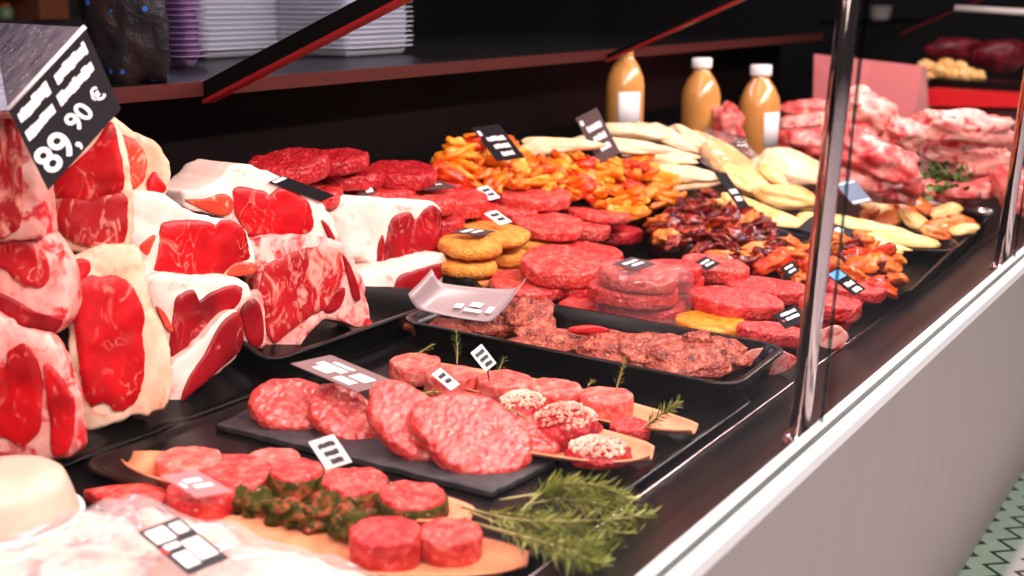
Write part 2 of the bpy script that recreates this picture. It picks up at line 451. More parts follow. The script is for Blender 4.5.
def tray_vf(x0, x1, y0, y1, H, P, r=0.03, wall=0.006, taper=0.012, lip=0.007):
    """open tray; P(x, y, h) places it"""
    L = []
    for ins, h in ((taper, 0), (taper * 0.4, H * 0.6), (0.002, H * 0.93), (-lip, H * 0.94), (-lip, H), (wall * 0.6, H), (wall + taper * 0.4, H * 0.55), (wall + taper, 0.005)):
        L.append([P(a, b, h) for a, b in rrect(x0 + ins, x1 - ins, y0 + ins, y1 - ins, max(0.004, r - ins))])
    return loft(L)
def DP(x, y, h): return V((x, y, dz(y) + h))
def px_poly(pts, o, n, sub=5):
    return smooth_poly([on_plane(a, b, o, n) for a, b in pts], sub)
def sheet(quad, th):
    """a thin plate on a 4-point outline"""
    q = [V(p) for p in quad]; n = (q[1] - q[0]).cross(q[3] - q[0]).normalized() * (th / 2)
    return loft([[p - n for p in q], [p + n for p in q]]), n
def ink(q, rects, lift, jit=0):
    """printed marks on a card: q = TL, TR, BR, BL ; rects in card fractions (u0, v0, u1, v1)"""
    TL, TR, BR, BL = q; vfs = []
    n = (TR - TL).cross(BL - TL).normalized()
    if n.dot(CAM - TL) < 0: n = -n
    def at(u, v, l):
        return TL + (TR - TL) * u * (1 - v) + (BR - BL) * u * v + (BL - TL) * v + n * l
    for (u0, v0, u1, v1) in rects:
        vfs.append(loft([[at(u0, v0, lift - 0.0003), at(u1, v0, lift - 0.0003), at(u1, v1, lift - 0.0003), at(u0, v1, lift - 0.0003)],
                         [at(u0, v0, lift), at(u1, v0, lift), at(u1, v1, lift), at(u0, v1, lift)]]))
    return join(*vfs)
def words(u0, u1, v0, v1, seed):
    rnd = random.Random(seed); out = []; u = u0
    while u < u1 - 0.02:
        w = min(rnd.uniform(0.03, 0.07), u1 - u); dv = (v1 - v0) * rnd.uniform(0, 0.25)
        out.append((u, v0 + dv, u + w, v1 - (v1 - v0) * rnd.uniform(0, 0.15))); u += w + 0.006
    return out
def card(name, label, cat, quad_px, o, n, m, rows, ink_m='ink_white', th=0.0012, group=None, extra=None, pin=None, grip=True):
    """price card; quad_px is TL, TR, BR, BL as it reads, on the plane through o with normal n"""
    n = V(n).normalized()
    q = [on_plane(a, b, o, n) for a, b in quad_px]
    c = sum(q, V((0, 0, 0))) / 4
    u = ((q[1] - q[0]) + (q[2] - q[3])) / 2; v = ((q[3] - q[0]) + (q[2] - q[1])) / 2
    q = [c - u / 2 - v / 2, c + u / 2 - v / 2, c + u / 2 + v / 2, c - u / 2 + v / 2]
    r = thing(name, label, cat, (c.x, c.y, min(p.z for p in q)), group)
    part('card', sheet(q, th)[0], m, r, False)
    part('lettering', ink(q, rows, th / 2 + 0.0004), ink_m, r, False)
    if extra:
        for nm, mm, rects in extra: part(nm, ink(q, rects, th / 2 + 0.0006), mm, r, False)
    if pin:
        low = (q[2] + q[3]) / 2
        part('pin', tube([low + v.normalized() * -0.01, low + V(pin)], 0.0014, 6), 'chrome', r)
    return r
# ------------------------------------------------------------------ setting
def struct(name, vf, m, smooth=False):
    o = link_mesh(name, vf[0], vf[1], m, smooth=smooth); o['kind'] = 'structure'; return o
struct('floor', abox(-3, 9, -4, 8, -0.05, 0.0), 'zigzag_tile')
struct('wall_back', abox(-3, 9, 5.6, 5.7, 0, 3), 'room_dark')
struct('wall_end', abox(8.9, 9.0, -4, 5.6, 0, 3), 'room_dark')

# ------------------------------------------------------------------ the counter
X0, X1 = -0.5, 4.6
def xs(prof, x0=X0, x1=X1):
    return loft([[V((x0, y, z)) for y, z in prof], [V((x1, y, z)) for y, z in prof]])
ctr = thing('display_counter', 'long glass fronted butcher display counter with brushed grey front and white ledge', 'counter', (1.5, 1.0, 0))
part('front_panel', xs([(0.394, 0.612), (0.458, 0.0), (0.50, 0.0), (0.436, 0.612)]), 'brushed_panel', ctr, False)
part('ledge', xs([(0.390, 0.6125), (0.390, 0.626), (0.426, 0.626), (0.426, 0.6125)]), 'white_ledge', ctr, False)
part('glass_gasket', abox(X0, 3.5, 0.4055, 0.4115, 0.626, 0.6285), 'gasket', ctr, False)
part('inner_front', xs([(0.427, 0.620), (0.50, 0.575), (0.592, 0.536), (0.592, 0.50), (0.48, 0.50), (0.427, 0.58)]), 'black_case', ctr, False)
part('rail', tube([V((X0, 0.594, 0.5365)), V((X1, 0.594, 0.5365))], 0.0022, 8), 'chrome', ctr)
part('deck', xs([(0.60, 0.53), (1.2, 0.554), (1.72, 0.762), (1.72, 0.45), (0.60, 0.45)]), 'black_case', ctr, False)
part('back_panel', xs([(1.70, 0.75), (1.70, 0.940), (1.73, 0.940), (1.73, 0.02), (1.70, 0.02)]), 'black_back', ctr, False)
part('worktop', xs([(1.55, 0.940), (1.55, 0.962), (2.55, 0.962), (2.55, 0.940)]), 'worktop_black', ctr, False)
part('worktop_edge', xs([(1.535, 0.938), (1.535, 0.962), (1.549, 0.962), (1.549, 0.938)]), 'worktop_red_lit', ctr, False, 'worktop edge with red light put into its colour')
def gl_y(z): return 0.410 - 0.045 * (z - 0.626)
for a, b in ((-0.45, 1.300), (1.335, 2.39), (2.425, 3.5)):
    part('glass_pane', loft([[V((x, gl_y(z) + d, z)) for x, z in ((a, 0.627), (b, 0.627), (b, 1.45), (a, 1.45))] for d in (-0.0018, 0.0018)]), 'clear_glass', ctr, False)
for x in (1.312, 2.402, 3.51):
    p = part('glass_post', tube([V((x, 0.441, 0.612)), V((x, 0.391 + 0.0, 1.46))], 0.0118, 20), 'chrome', ctr)
    part('glass_edge', box(V((x + 0.02, 0.403, 1.04)), (0.0012, 0, 0), (0, 0.0019, 0), V((0, -0.0186, 0.414))), 'edge_glass', p, False)
    part('post_foot', lathe(V((x, 0.441, 0.600)), (0, 0, 1), [(0.018, 0), (0.018, 0.010), (0.014, 0.016)], 20), 'chrome', p)
for (ax_, ay_), (bx_, by_), th_ in (((205, 92), (392, -6), 1.0), ((606, 58), (728, 2), 0.45), ((900, 32), (960, 6), 0.5)):
    a = on_y(ax_, ay_, 1.545); b = CAM + ray(bx_, by_) * (a.x / ray(bx_, by_).x); d = (b - a)
    e = a + d * 1.9
    ex, ey, ez = frame(d, (1, 0, 0))
    arm = part('bracket_arm', box((a + e) / 2, ex * 0.013, ey * 0.013 * th_, (e - a) / 2), 'black_frame', ctr, False)
    part('arm_lit_underside', box((a + e) / 2 - ey * (0.013 * th_ + 0.0032), ex * 0.013, ey * 0.003, (e - a) / 2), 'red_lit', arm, False, 'red light on the underside, put in as a strip')  # strip added for the red light on the arm's underside

# ------------------------------------------------------------------ cut beef, piled on the left
meat_tray = tag(link_mesh('meat_tray', *tray_vf(0.62, 1.235, 1.185, 1.60, 0.010, DP), 'black_plastic'), 'black plastic tray under the left part of the beef pile', 'tray')
meat_tray2 = tag(link_mesh('meat_tray', *tray_vf(1.255, 1.80, 1.19, 1.60, 0.045, DP), 'black_plastic'), 'black plastic tray under the right end of the beef pile', 'tray')
def cut(name, label, outline, eyes, anchor, Y, n, depth, fat='fat_white', lift=0.0042, cat='beef', seed=0, tail=None):
    n = V(n).normalized(); o = on_y(anchor[0], anchor[1], Y)
    poly = px_poly(outline, o, n, 8)
    cp = sum(poly, V((0, 0, 0))) / len(poly)
    poly = [cp + (p - cp) * (1 + .022 * noise.noise(p * 70 + V((seed, 0, 0))) + .014 * noise.noise(p * 190)) for p in poly]
    back = V(depth) if not isinstance(depth, (int, float)) else -n * depth
    vf = slab(poly, back, n, bulge=0.002, seed=seed)
    r = thing(name, label, cat, (o.x, o.y, min(v.z for v in vf[0])))
    part('fat', vf, fat, r)
    for e in eyes:
        mat, pts = e[0], e[1]
        q = px_poly(pts, o + n * lift, n, 9)
        cq = sum(q, V((0, 0, 0))) / len(q)
        q = [cq + (p - cq) * (1.05 + 0.03 * noise.noise(p * 90) + 0.022 * noise.noise(p * 240)) for p in q]
        part('lean', slab(q, -n * 0.012, n, rim=0.0012, bulge=0.0015, jit=0.0, seed=seed + 5), mat, r, True)
    if tail:
        q = px_poly(tail, o + n * 0.002, n)
        part('trimming', slab(q, -n * 0.008, n, rim=0.002, seed=3), 'lean_marbled', r)
    return r
FC = (-0.62, -0.72, 0.16)     # cut face turned to the customer
FL = (-0.80, -0.55, 0.12)
FR = (-0.35, -0.90, 0.16)
cut('rib_steak', 'large upright rib steak with yellow fat edge, standing foremost on the beef tray',
    [(67,262),(82,251),(107,245),(135,247),(144,262),(147,285),(152,310),(162,327),(170,352),(172,384),(166,408),(150,414),(131,418),(97,431),(80,425),(73,400),(69,380),(68,340),(64,300)],
    [('lean_beef', [(77,285),(86,278),(97,279),(108,277),(122,281),(134,292),(140,305),(143,318),(141,335),(143,360),(140,385),(132,402),(115,408),(105,400),(92,402),(84,388),(80,360),(77,330),(74,305)]),
     ('lean_beef', [(70,266),(78,259),(88,261),(90,270),(82,280),(72,278)])], (110, 425), 1.215, FC, 0.05, 'fat_cream', seed=1)
cut('rib_roast', 'marbled rib roast cut face at the far left edge, above the lowest cut',
    [(-40,222),(10,220),(30,226),(45,235),(58,255),(66,280),(68,305),(62,325),(50,335),(30,332),(10,322),(-40,305)],
    [('lean_marbled', [(-35,236),(8,236),(30,241),(44,258),(47,276),(38,287),(15,280),(2,268),(-35,262)]),
     ('lean_deep', [(-35,284),(5,296),(35,312),(58,318),(52,331),(25,328),(-35,304)])], (30, 330), 1.25, FL, 0.06, 'fat_pink', seed=2)
cut('rib_roast', 'lowest beef cut at the far left edge, resting on the tray above the white pack',
    [(-40,318),(0,318),(10,328),(35,334),(50,338),(62,360),(69,380),(76,400),(78,425),(80,445),(70,458),(40,460),(0,464),(-40,464)],
    [('lean_beef', [(-35,365),(3,368),(8,354),(22,346),(34,358),(40,380),(40,410),(37,430),(20,444),(4,436),(-35,430)]),
     ('lean_beef', [(44,366),(55,372),(66,388),(73,402),(72,430),(66,450),(52,453),(50,420),(46,390)])], (40, 455), 1.20, FL, 0.03, 'fat_pink', seed=3)
cut('rib_roast', 'tall streaky beef cut at the top left edge, below the large price sign',
    [(-40,108),(0,111),(14,114),(28,122),(35,150),(38,185),(41,215),(38,238),(0,242),(-40,242)],
    [('lean_marbled', [(-35,118),(2,120),(14,124),(20,150),(20,190),(14,228),(-35,230)])], (0, 230), 1.27, FL, 0.06, 'fat_pink', seed=4)
cut('sirloin_cut', 'broad orange red beef cut directly behind the large price sign',
    [(40,150),(60,120),(95,112),(113,117),(122,135),(128,160),(131,190),(133,225),(126,250),(100,256),(70,252),(52,240),(42,222),(38,195)],
    [('lean_beef', [(58,180),(90,150),(110,124),(118,146),(122,168),(121,190),(100,196),(75,200),(60,196)]),
     ('lean_marbled', [(60,200),(90,200),(122,194),(126,215),(122,242),(100,248),(72,240),(58,222)])], (90, 250), 1.29, FC, 0.05, 'fat_cream', seed=5)
cut('sirloin_cut', 'fat edged beef cut rising behind the sign, topmost at the left of the pile',
    [(108,116),(120,121),(135,132),(155,142),(165,155),(171,170),(166,192),(160,208),(130,208),(118,190),(112,150)],
    [('lean_orange', [(117,136),(138,144),(146,160),(144,178),(136,187),(122,190),(116,165)]),
     ('lean_beef', [(147,182),(154,172),(160,178),(166,188),(160,194),(150,193)])], (140, 190), 1.37, FC, 0.05, 'fat_cream', seed=6)
cut('striploin_piece', 'beef striploin with thick white fat cap, directly right of the sign corner cut',
    [(131,195),(145,192),(165,194),(178,203),(185,208),(200,213),(220,219),(235,221),(246,229),(253,245),(257,262),(254,272),(240,277),(220,277),(196,278),(160,280),(146,276),(141,262),(131,255),(130,220)],
    [('lean_beef', [(163,228),(170,222),(195,221),(210,223),(215,226),(222,221),(233,222),(243,231),(247,248),(248,258),(238,262),(228,270),(215,276),(195,276),(160,275),(159,262),(162,245)]),
     ('lean_orange', [(224,274),(235,263),(255,264),(254,273),(240,276)]),
     ('lean_orange', [(141,246),(152,236),(156,237),(152,247),(148,254)])], (200, 270), 1.29, FR, (0.0, 0.10, 0.0), 'fat_white', seed=7)
cut('striploin_piece', 'beef cut with white fat over dark red lean, beneath the thick fat capped striploin',
    [(140,276),(160,273),(185,275),(210,278),(235,277),(245,281),(253,292),(249,302),(240,309),(232,317),(225,324),(212,336),(195,352),(182,362),(168,362),(162,335),(156,316),(147,296)],
    [('lean_deep', [(180,296),(194,291),(199,301),(212,293),(233,286),(241,291),(238,302),(230,312),(215,324),(200,342),(184,356),(172,350),(174,325),(176,305)]),
     ('lean_orange', [(157,307),(166,314),(173,330),(166,328)])], (210, 330), 1.245, FR, (0.0, 0.08, 0.0), 'fat_white', seed=8)
cut('striploin_piece', 'dark red beef wedge with pale fat stripe, at the tray corner under the other cuts',
    [(222,316),(235,310),(242,316),(243,335),(240,352),(232,362),(215,376),(195,392),(178,405),(168,408),(166,385),(172,364),(190,350),(208,332)],
    [('lean_deep', [(221,326),(238,314),(242,335),(238,352),(215,373),(195,390),(183,399),(190,377),(205,355)])], (200, 385), 1.222, FR, 0.04, 'fat_white', seed=9)
cut('rib_roast', 'beef cut with bright red oval lean and arched fat, crowning the middle of the pile',
    [(185,192),(195,190),(210,185),(220,178),(232,166),(245,164),(262,169),(280,176),(300,187),(320,201),(331,214),(340,235),(336,246),(325,244),(310,240),(290,242),(268,244),(252,244),(240,230),(225,219),(205,213),(188,209)],
    [('lean_beef', [(236,190),(245,188),(265,192),(270,195),(280,189),(295,192),(307,203),(311,215),(311,228),(300,233),(275,236),(255,238),(246,228),(238,215),(236,203)]),
     ('lean_orange', [(188,200),(205,199),(222,194),(232,200),(232,211),(222,215),(205,210)]),
     ('lean_deep', [(322,221),(328,225),(335,238),(330,239)])], (270, 235), 1.37, FR, (0.0, 0.10, 0.0), 'fat_white', seed=10)
cut('rib_steak', 'pinkish marbled rib steak with frilled fat edge, leaning in the middle of the pile',
    [(246,245),(262,237),(290,234),(320,236),(340,242),(352,255),(360,270),(366,285),(367,300),(371,315),(366,325),(358,328),(345,323),(325,320),(313,330),(300,345),(290,352),(280,357),(272,352),(264,346),(259,328),(256,308),(257,286),(256,264)],
    [('lean_marbled', [(272,264),(290,256),(305,250),(325,248),(338,252),(341,265),(338,285),(328,305),(315,312),(300,322),(288,332),(275,340),(268,325),(263,300),(264,280)]),
     ('lean_deep', [(344,257),(351,266),(358,285),(360,298),(354,298),(349,280)]),
     ('lean_deep', [(325,309),(335,292),(345,289),(342,304),(332,312)])], (300, 340), 1.255, FR, 0.05, 'fat_pink', seed=11,
    tail=[(364,318),(373,323),(371,343),(373,355),(367,352),(366,338)])
cut('beef_offcut', 'small dark beef piece wedged between the marbled rib steak and the dark wedge',
    [(236,300),(250,292),(262,292),(266,320),(266,347),(248,346),(238,330)],
    [('lean_deep', [(242,312),(255,300),(263,318),(262,343),(250,342)])], (250, 340), 1.275, FR, 0.04, 'fat_pink', seed=12)
cut('striploin_piece', 'blocky beef striploin with broad white top, at the right end of the pile',
    [(325,197),(345,195),(365,196),(400,199),(425,200),(439,204),(443,215),(443,240),(441,256),(425,261),(405,265),(385,269),(372,264),(360,258),(350,256),(342,248),(336,230),(328,212)],
    [('lean_deep', [(383,268),(386,258),(388,240),(392,222),(400,215),(410,213),(416,220),(425,210),(433,207),(440,215),(441,240),(438,254),(420,259),(400,263),(388,267)]),
     ('lean_deep', [(379,245),(383,236),(385,250),(382,264),(378,262)])], (400, 262), 1.34, FR, (-0.03, 0.12, 0.0), 'fat_white', seed=13)
cut('striploin_piece', 'smaller beef cut underneath the blocky striploin, next to the clear price sleeve',
    [(358,278),(380,270),(400,264),(420,259),(440,254),(447,256),(448,275),(440,287),(425,297),(412,308),(402,318),(397,330),(392,334),(386,327),(372,328),(362,318),(358,300)],
    [('lean_deep', [(395,292),(400,277),(415,271),(432,266),(445,264),(446,272),(435,283),(425,290),(412,302),(398,312),(393,302)]),
     ('lean_orange', [(366,302),(385,298),(392,312),(393,331),(384,321),(370,317)])], (400, 315), 1.30, FR, (0.0, 0.10, 0.0), 'fat_white', seed=14)

# large sign
def big_sign():
    n = V((-0.70, -0.62, 0.36)).normalized()
    o = on_y(65, 110, 1.16)
    q = [on_plane(a, b, o, n) for a, b in ((8, 110), (85, 27), (121, 109), (48, 190))]
    r = thing('price_sign', 'large black folded price sign lettered 89,90 € on top of the left beef cuts', 'price sign', (o.x, o.y, q[3].z))
    p = part('front_face', sheet(q, 0.003)[0], 'card_black', r, False)
    TL, TR, BR, BL = q
    # the folded-back half, lying nearly level
    bk = [TL, TR, on_z(-8, 22, TR.z - 0.004), on_z(-75, 112, TL.z - 0.004)]
    bk = [v - n * 0.0035 for v in bk]
    part('folded_half', sheet(bk, 0.003)[0], 'sign_back', r, False)
    part('fold_edge', tube([TL + n * 0.001, TR + n * 0.001], 0.0026, 8), 'card_white', r, True, 'white worn fold')
    rows = []
    for u0, u1, v0, v1, sd in ((0.06, 0.44, 0.10, 0.25, 1), (0.53, 0.93, 0.10, 0.25, 2), (0.05, 0.42, 0.32, 0.46, 3), (0.47, 0.93, 0.32, 0.46, 4)):
        rows += words(u0, u1, v0, v1, sd)
    part('description', ink(q, rows, 0.0022), 'ink_white', r, False)
    u = (TR - TL); v = (BL - TL); nn = u.cross(v).normalized()
    if nn.dot(CAM - TL) < 0: nn = -nn
    ux = u.normalized(); vy = nn.cross(ux).normalized()
    for txt, a, b, size in (('89', 0.27, 0.93, 0.44), (',', 0.45, 0.93, 0.34), ('90', 0.60, 0.80, 0.30), ('€', 0.84, 0.76, 0.22)):
        cu = bpy.data.curves.new('price_lettering', 'FONT'); cu.body = txt; cu.size = size * v.length; cu.extrude = 0.0004
        cu.offset = size * v.length * 0.016
        cu.align_x = 'CENTER'; cu.materials.append(MATS['ink_white'])
        t0 = bpy.data.objects.new('price_lettering', cu); COL.objects.link(t0)
        bpy.context.view_layer.update()
        me = bpy.data.meshes.new_from_object(t0.evaluated_get(bpy.context.evaluated_depsgraph_get()))
        bpy.data.objects.remove(t0)
        t = bpy.data.objects.new('price_lettering', me); COL.objects.link(t)
        pos = TL + u * a + v * b + nn * 0.0022
        t.parent = r
        t.matrix_local = Matrix.Translation(-BASE[r.name]) @ Matrix(((ux.x, vy.x, nn.x, pos.x), (ux.y, vy.y, nn.y, pos.y), (ux.z, vy.z, nn.z, pos.z), (0, 0, 0, 1)))
t = NT('sign_back'); c = t.coord(1.0)
t.pbsdf(t.mix(t.ramp(t.voro(c, 70), [(0.12, (1, 1, 1)), (0.2, (0, 0, 0))]), t.ramp(t.noise(c, 30, 4), [(0.3, (0.08, 0.065, 0.085)), (0.7, (0.24, 0.20, 0.24))]), (0.6, 0.52, 0.55)), 0.4)
big_sign()

# ------------------------------------------------------------------ front: slate, boats, burgers
def patty(label, px, py, w, h_top, th=0.024, n=(0, -0.06, 1), m='mince_red', seed=0, name='beef_patty', cat='patty', wob=0.08, aspect=None, x=None, group=None, crisp=True):
    """px, py: middle of the upper face as seen; w: its width as seen; h_top: height of that face over the deck"""
    p = deck(px, py, h_top); r = 0.5 * w / ppm(p); nn = V(n).normalized()
    vf = patty_vf(p - nn * th, r, th, n, seed, wob, x, r * aspect if aspect else None, 44, crisp)
    return tag(link_mesh(name, *vf, m), label, cat, group)
CV = V((-0.42, -0.30, 0.85))
# slate platter
sq = [deck(a, b, 0.014) for a, b in ((216, 424), (272, 398), (556, 460), (492, 492))]
sl = [sq[i].lerp(sq[(i + 1) % 4], k / 16) + V((noise.noise(V((i, k * .9, 1))), noise.noise(V((i, k * .9, 7))), 0)) * .004 for i in range(4) for k in range(16)]
tag(link_mesh('slate_platter', *slab(sl, V((0, 0, -0.008)), (0, 0, 1), rim=0.002, bulge=0.001, jit=0.002), 'slate'), 'dark rectangular slate platter carrying five burger patties', 'platter')
tag(link_mesh('serving_tray', *tray_vf(0.90, 1.62, 0.615, 1.17, 0.010, DP), 'black_plastic'), 'large shallow black tray beneath the slate platter and wooden boats', 'tray')
DG = RT * .77 - UP * .64
S = [('glossy burger patty at the left end of the slate platter', 291, 402, 84, .042, (-0.40, -0.48, 0.78), 1, .80, RT - UP * .25),
     ('burger patty on the slate, leaning between the left end patty and the big overlapping two', 348, 413, 88, .040, (-0.42, -0.52, 0.75), 2, .70, DG),
     ('burger patty on the slate with a rosemary leaf, propped behind the largest one', 412, 418, 108, .056, (-0.44, -0.54, 0.72), 3, .68, RT * .66 - UP * .75),
     ('largest burger patty, lying foremost on the slate platter', 474, 430, 128, .052, (-0.36, -0.46, 0.81), 4, .74, RT * .80 - UP * .60),
     ('burger patty at the right end of the slate, half covered by the largest one', 520, 428, 88, .036, (-0.12, -0.3, 0.95), 5, .72, DG)]
for lb, px, py, w, h, n, sd, asp, xd in S:
    patty(lb, px, py, w, h, 0.026, n, 'mince_wet', sd, 'burger_patty', aspect=asp, x=xd, wob=0.12, crisp=False)

def boat(label, a, b, hw, depth=0.022, h=0.004, rest=0.012):
    """flat wooden boat dish from point a to point b"""
    A = deck(*a, h + rest); B = deck(*b, h + rest); d = B - A; L = d.length; ex = d.normalized(); ey = V((0, 0, 1)).cross(ex).normalized(); ez = ex.cross(ey)
    N, M_ = 28, 12; top, bot = [], []
    for i in range(N + 1):
        t = i / N; w = hw * max(0.02, math.sin(PI * t)) ** 0.38
        for j in range(M_ + 1):
            s = -1 + 2 * j / M_
            z = depth * (0.25 + 0.75 * abs(s) ** 2.2) * (0.55 + 0.45 * math.sin(PI * t)) + depth * 0.5 * (abs(2 * t - 1) ** 3)
            p = A + ex * (L * t) + ey * (w * s) + ez * (z - h)
            top.append(p); bot.append(p - ez * 0.0022 + ey * (0.0012 * s))
    W = M_ + 1; fs = []; K = len(top)
    for i in range(N):
        for j in range(M_):
            q = (i * W + j, i * W + j + 1, (i + 1) * W + j + 1, (i + 1) * W + j)
            fs.append(q); fs.append(tuple(k + K for k in reversed(q)))
    edge = [j for j in range(W)] + [i * W + M_ for i in range(1, N + 1)] + [N * W + j for j in range(M_ - 1, -1, -1)] + [i * W for i in range(N - 1, 0, -1)]
    for k in range(len(edge)):
        a_, b_ = edge[k], edge[(k + 1) % len(edge)]; fs.append((a_, b_, b_ + K, a_ + K))
    return tag(link_mesh('wooden_boat_dish', top + bot, fs, 'poplar_wood'), label, 'dish')
boat('wooden boat dish whose orange tip holds onion topped minced beef', (455, 438), (651, 468), 0.060, 0.026, 0.004, 0.004)
boat('wooden boat dish behind, carrying the row of tournedos with rosemary', (410, 374), (694, 440), 0.048, 0.022, 0.004, 0.005)
boat('wooden boat dish under the herb coated beef rounds', (128, 470), (470, 528), 0.052)
boat('wooden boat dish nearest the glass, under the two bright cut rounds', (140, 538), (527, 568), 0.060, 0.015)

def rounds(label, px, py, w, h_top, th, m='tournedos', crust=None, n=(0, -0.04, 1), seed=0, wob=0.05, cat='beef'):
    p = deck(px, py, h_top); r = 0.5 * w / ppm(p); nn = V(n).normalized()
    if not crust:
        return tag(link_mesh('beef_round', *patty_vf(p - nn * th, r, th, n, seed, wob), m), label, cat)
    root = thing('beef_round', label, cat, p - nn * th)
    part('meat', patty_vf(p - nn * th, r * 0.96, th, n, seed, wob), m, root)
    ex, ey, ez = frame(n)
    def fn(q, a):
        k = 1 + wob * noise.noise(V((math.cos(a) * 1.3, math.sin(a) * 1.3, seed * 3.7))) + 0.05 * noise.noise(q * 160 + V((seed, 0, 0)))
        return q * 1.0 + (q - ez * q.dot(ez)) * (k - 1)
    prof = [(r * 0.9, 0.001), (r * 1.0, th * 0.12), (r * 1.035, th * 0.4), (r * 1.03, th * 0.65), (r * 1.0, th * 0.84), (r * 0.94, th * 0.85), (r * 0.93, th * 0.4)]
    part('herb_coating', lathe(p - nn * th, n, prof, 40, None, fn), crust, root, True, 'dark green chopped herb coating')
    return root
TR = [('tournedos at the left end of the boat row, small rosemary tip on top', 415, 360, 52, .040), ('tournedos standing second in the boat row, beneath the tall rosemary tip', 452, 372, 54, .040),
      ('tournedos third in the boat row, just right of the white tag', 505, 378, 56, .040), ('tournedos fourth in the boat row, bare topped', 556, 386, 54, .040), ('tournedos at the right end of the boat row, upright rosemary in it', 607, 394, 54, .040)]
for i, (lb, px, py, w, h) in enumerate(TR): rounds(lb, px, py, w, h, 0.030, 'tournedos', None, seed=20 + i, wob=0.09)
rounds('small cut of beef beside the rosemary in the tip of the rear boat dish', 630, 423, 42, .026, 0.020, 'mince_red', None, seed=31, wob=0.12)
HB = [('pale topped beef round at the left tip of the wooden boat', 188, 457, 66, .040, .028, 'tournedos', None), ('flat pale beef slice behind the clear price tag', 228, 470, 92, .034, .014, 'mince_pale', None),
      ('small beef piece at the back under the slate edge', 274, 456, 52, .034, .020, 'tournedos', None),
      ('herb coated beef round behind, left of the white tag', 296, 468, 56, .046, .034, 'mince_pale', 'herb_crust'), ('herb coated beef round directly beneath the white tag', 355, 478, 70, .046, .034, 'mince_pale', 'herb_crust'),
      ('herb coated beef round nearest the slate platter corner', 412, 493, 70, .046, .034, 'mince_pale', 'herb_crust'),
      ('bright red bare beef round in the front boat dish', 385, 529, 73, .052, .036, 'mince_red', None), ('beef round with thin herb coating at the boat tip beside rosemary bunch', 451, 530, 64, .044, .027, 'mince_pale', None),
      ('red beef round with clear price tag resting on it', 200, 490, 70, .045, .036, 'mince_red', None)]
for i, (lb, px, py, w, h, th, m, cr) in enumerate(HB): rounds(lb, px, py, w, h, th, m, cr, seed=40 + i)
for i, (px, py, w) in enumerate(((236, 500, 34), (258, 506, 36), (284, 512, 36), (300, 516, 30), (322, 514, 46), (350, 524, 40))):
    p = deck(px, py, 0.030); r = 0.5 * w / ppm(p)
    tag(link_mesh('herb_beef_chunk', *blob(p, V((r, 0, 0)), V((0, r, 0)), V((0, 0, r * .7)), 0.5, 1.6, 60 + i, 4, amp2=0.25, box_=.3), 'herb_crust'), 'small dark herb coated beef chunk between the rounds in the boat dish', 'beef', 'herb coated beef chunks in the boat')
# onion topped mince
for i, (lb, px, py, w, hh) in enumerate((('minced beef mound under chopped onion behind the slate corner', 522, 412, 52, .026), ('middle minced beef mound under chopped onion, tallest of the three', 566, 432, 72, .034), ('minced beef mound spilling to the tip of the front boat dish', 598, 454, 66, .016))):
    p = deck(px, py, 0.022); r = 0.5 * w / ppm(p)
    tag(link_mesh('minced_beef_mound', *blob(p, V((r, 0, 0)), V((0, r, 0)), V((0, 0, hh)), 0.15, 2, 70 + i, 3, flat=0.4, amp2=.06), 'mince_dark'), lb, 'minced beef')
    rnd = random.Random(i + 5); vf = []
    for k in range(260):
        a = rnd.uniform(0, 2 * PI); rr = math.sqrt(rnd.random()) * 0.86
        q = p + V((math.cos(a) * rr * r, math.sin(a) * rr * r, hh * math.sqrt(max(0, 1 - rr * rr)) * 1.0 + 0.001))
        s = rnd.uniform(.0018, .0036); ex, ey, ez = frame((rnd.uniform(-1, 1), rnd.uniform(-1, 1), rnd.uniform(.2, 1)))
        vf.append(blob(q, ex * s * 1.4, ey * s, ez * s * .8, 0.2, 2, k, 1, box_=0.5))
    tag(link_mesh('chopped_onion', *join(*vf), 'onion'), ('chopped onion over the mound at the slate corner', 'chopped onion over the tallest mince mound', 'chopped onion strewn over the mince at the boat tip')[i], 'onion', kind='stuff')

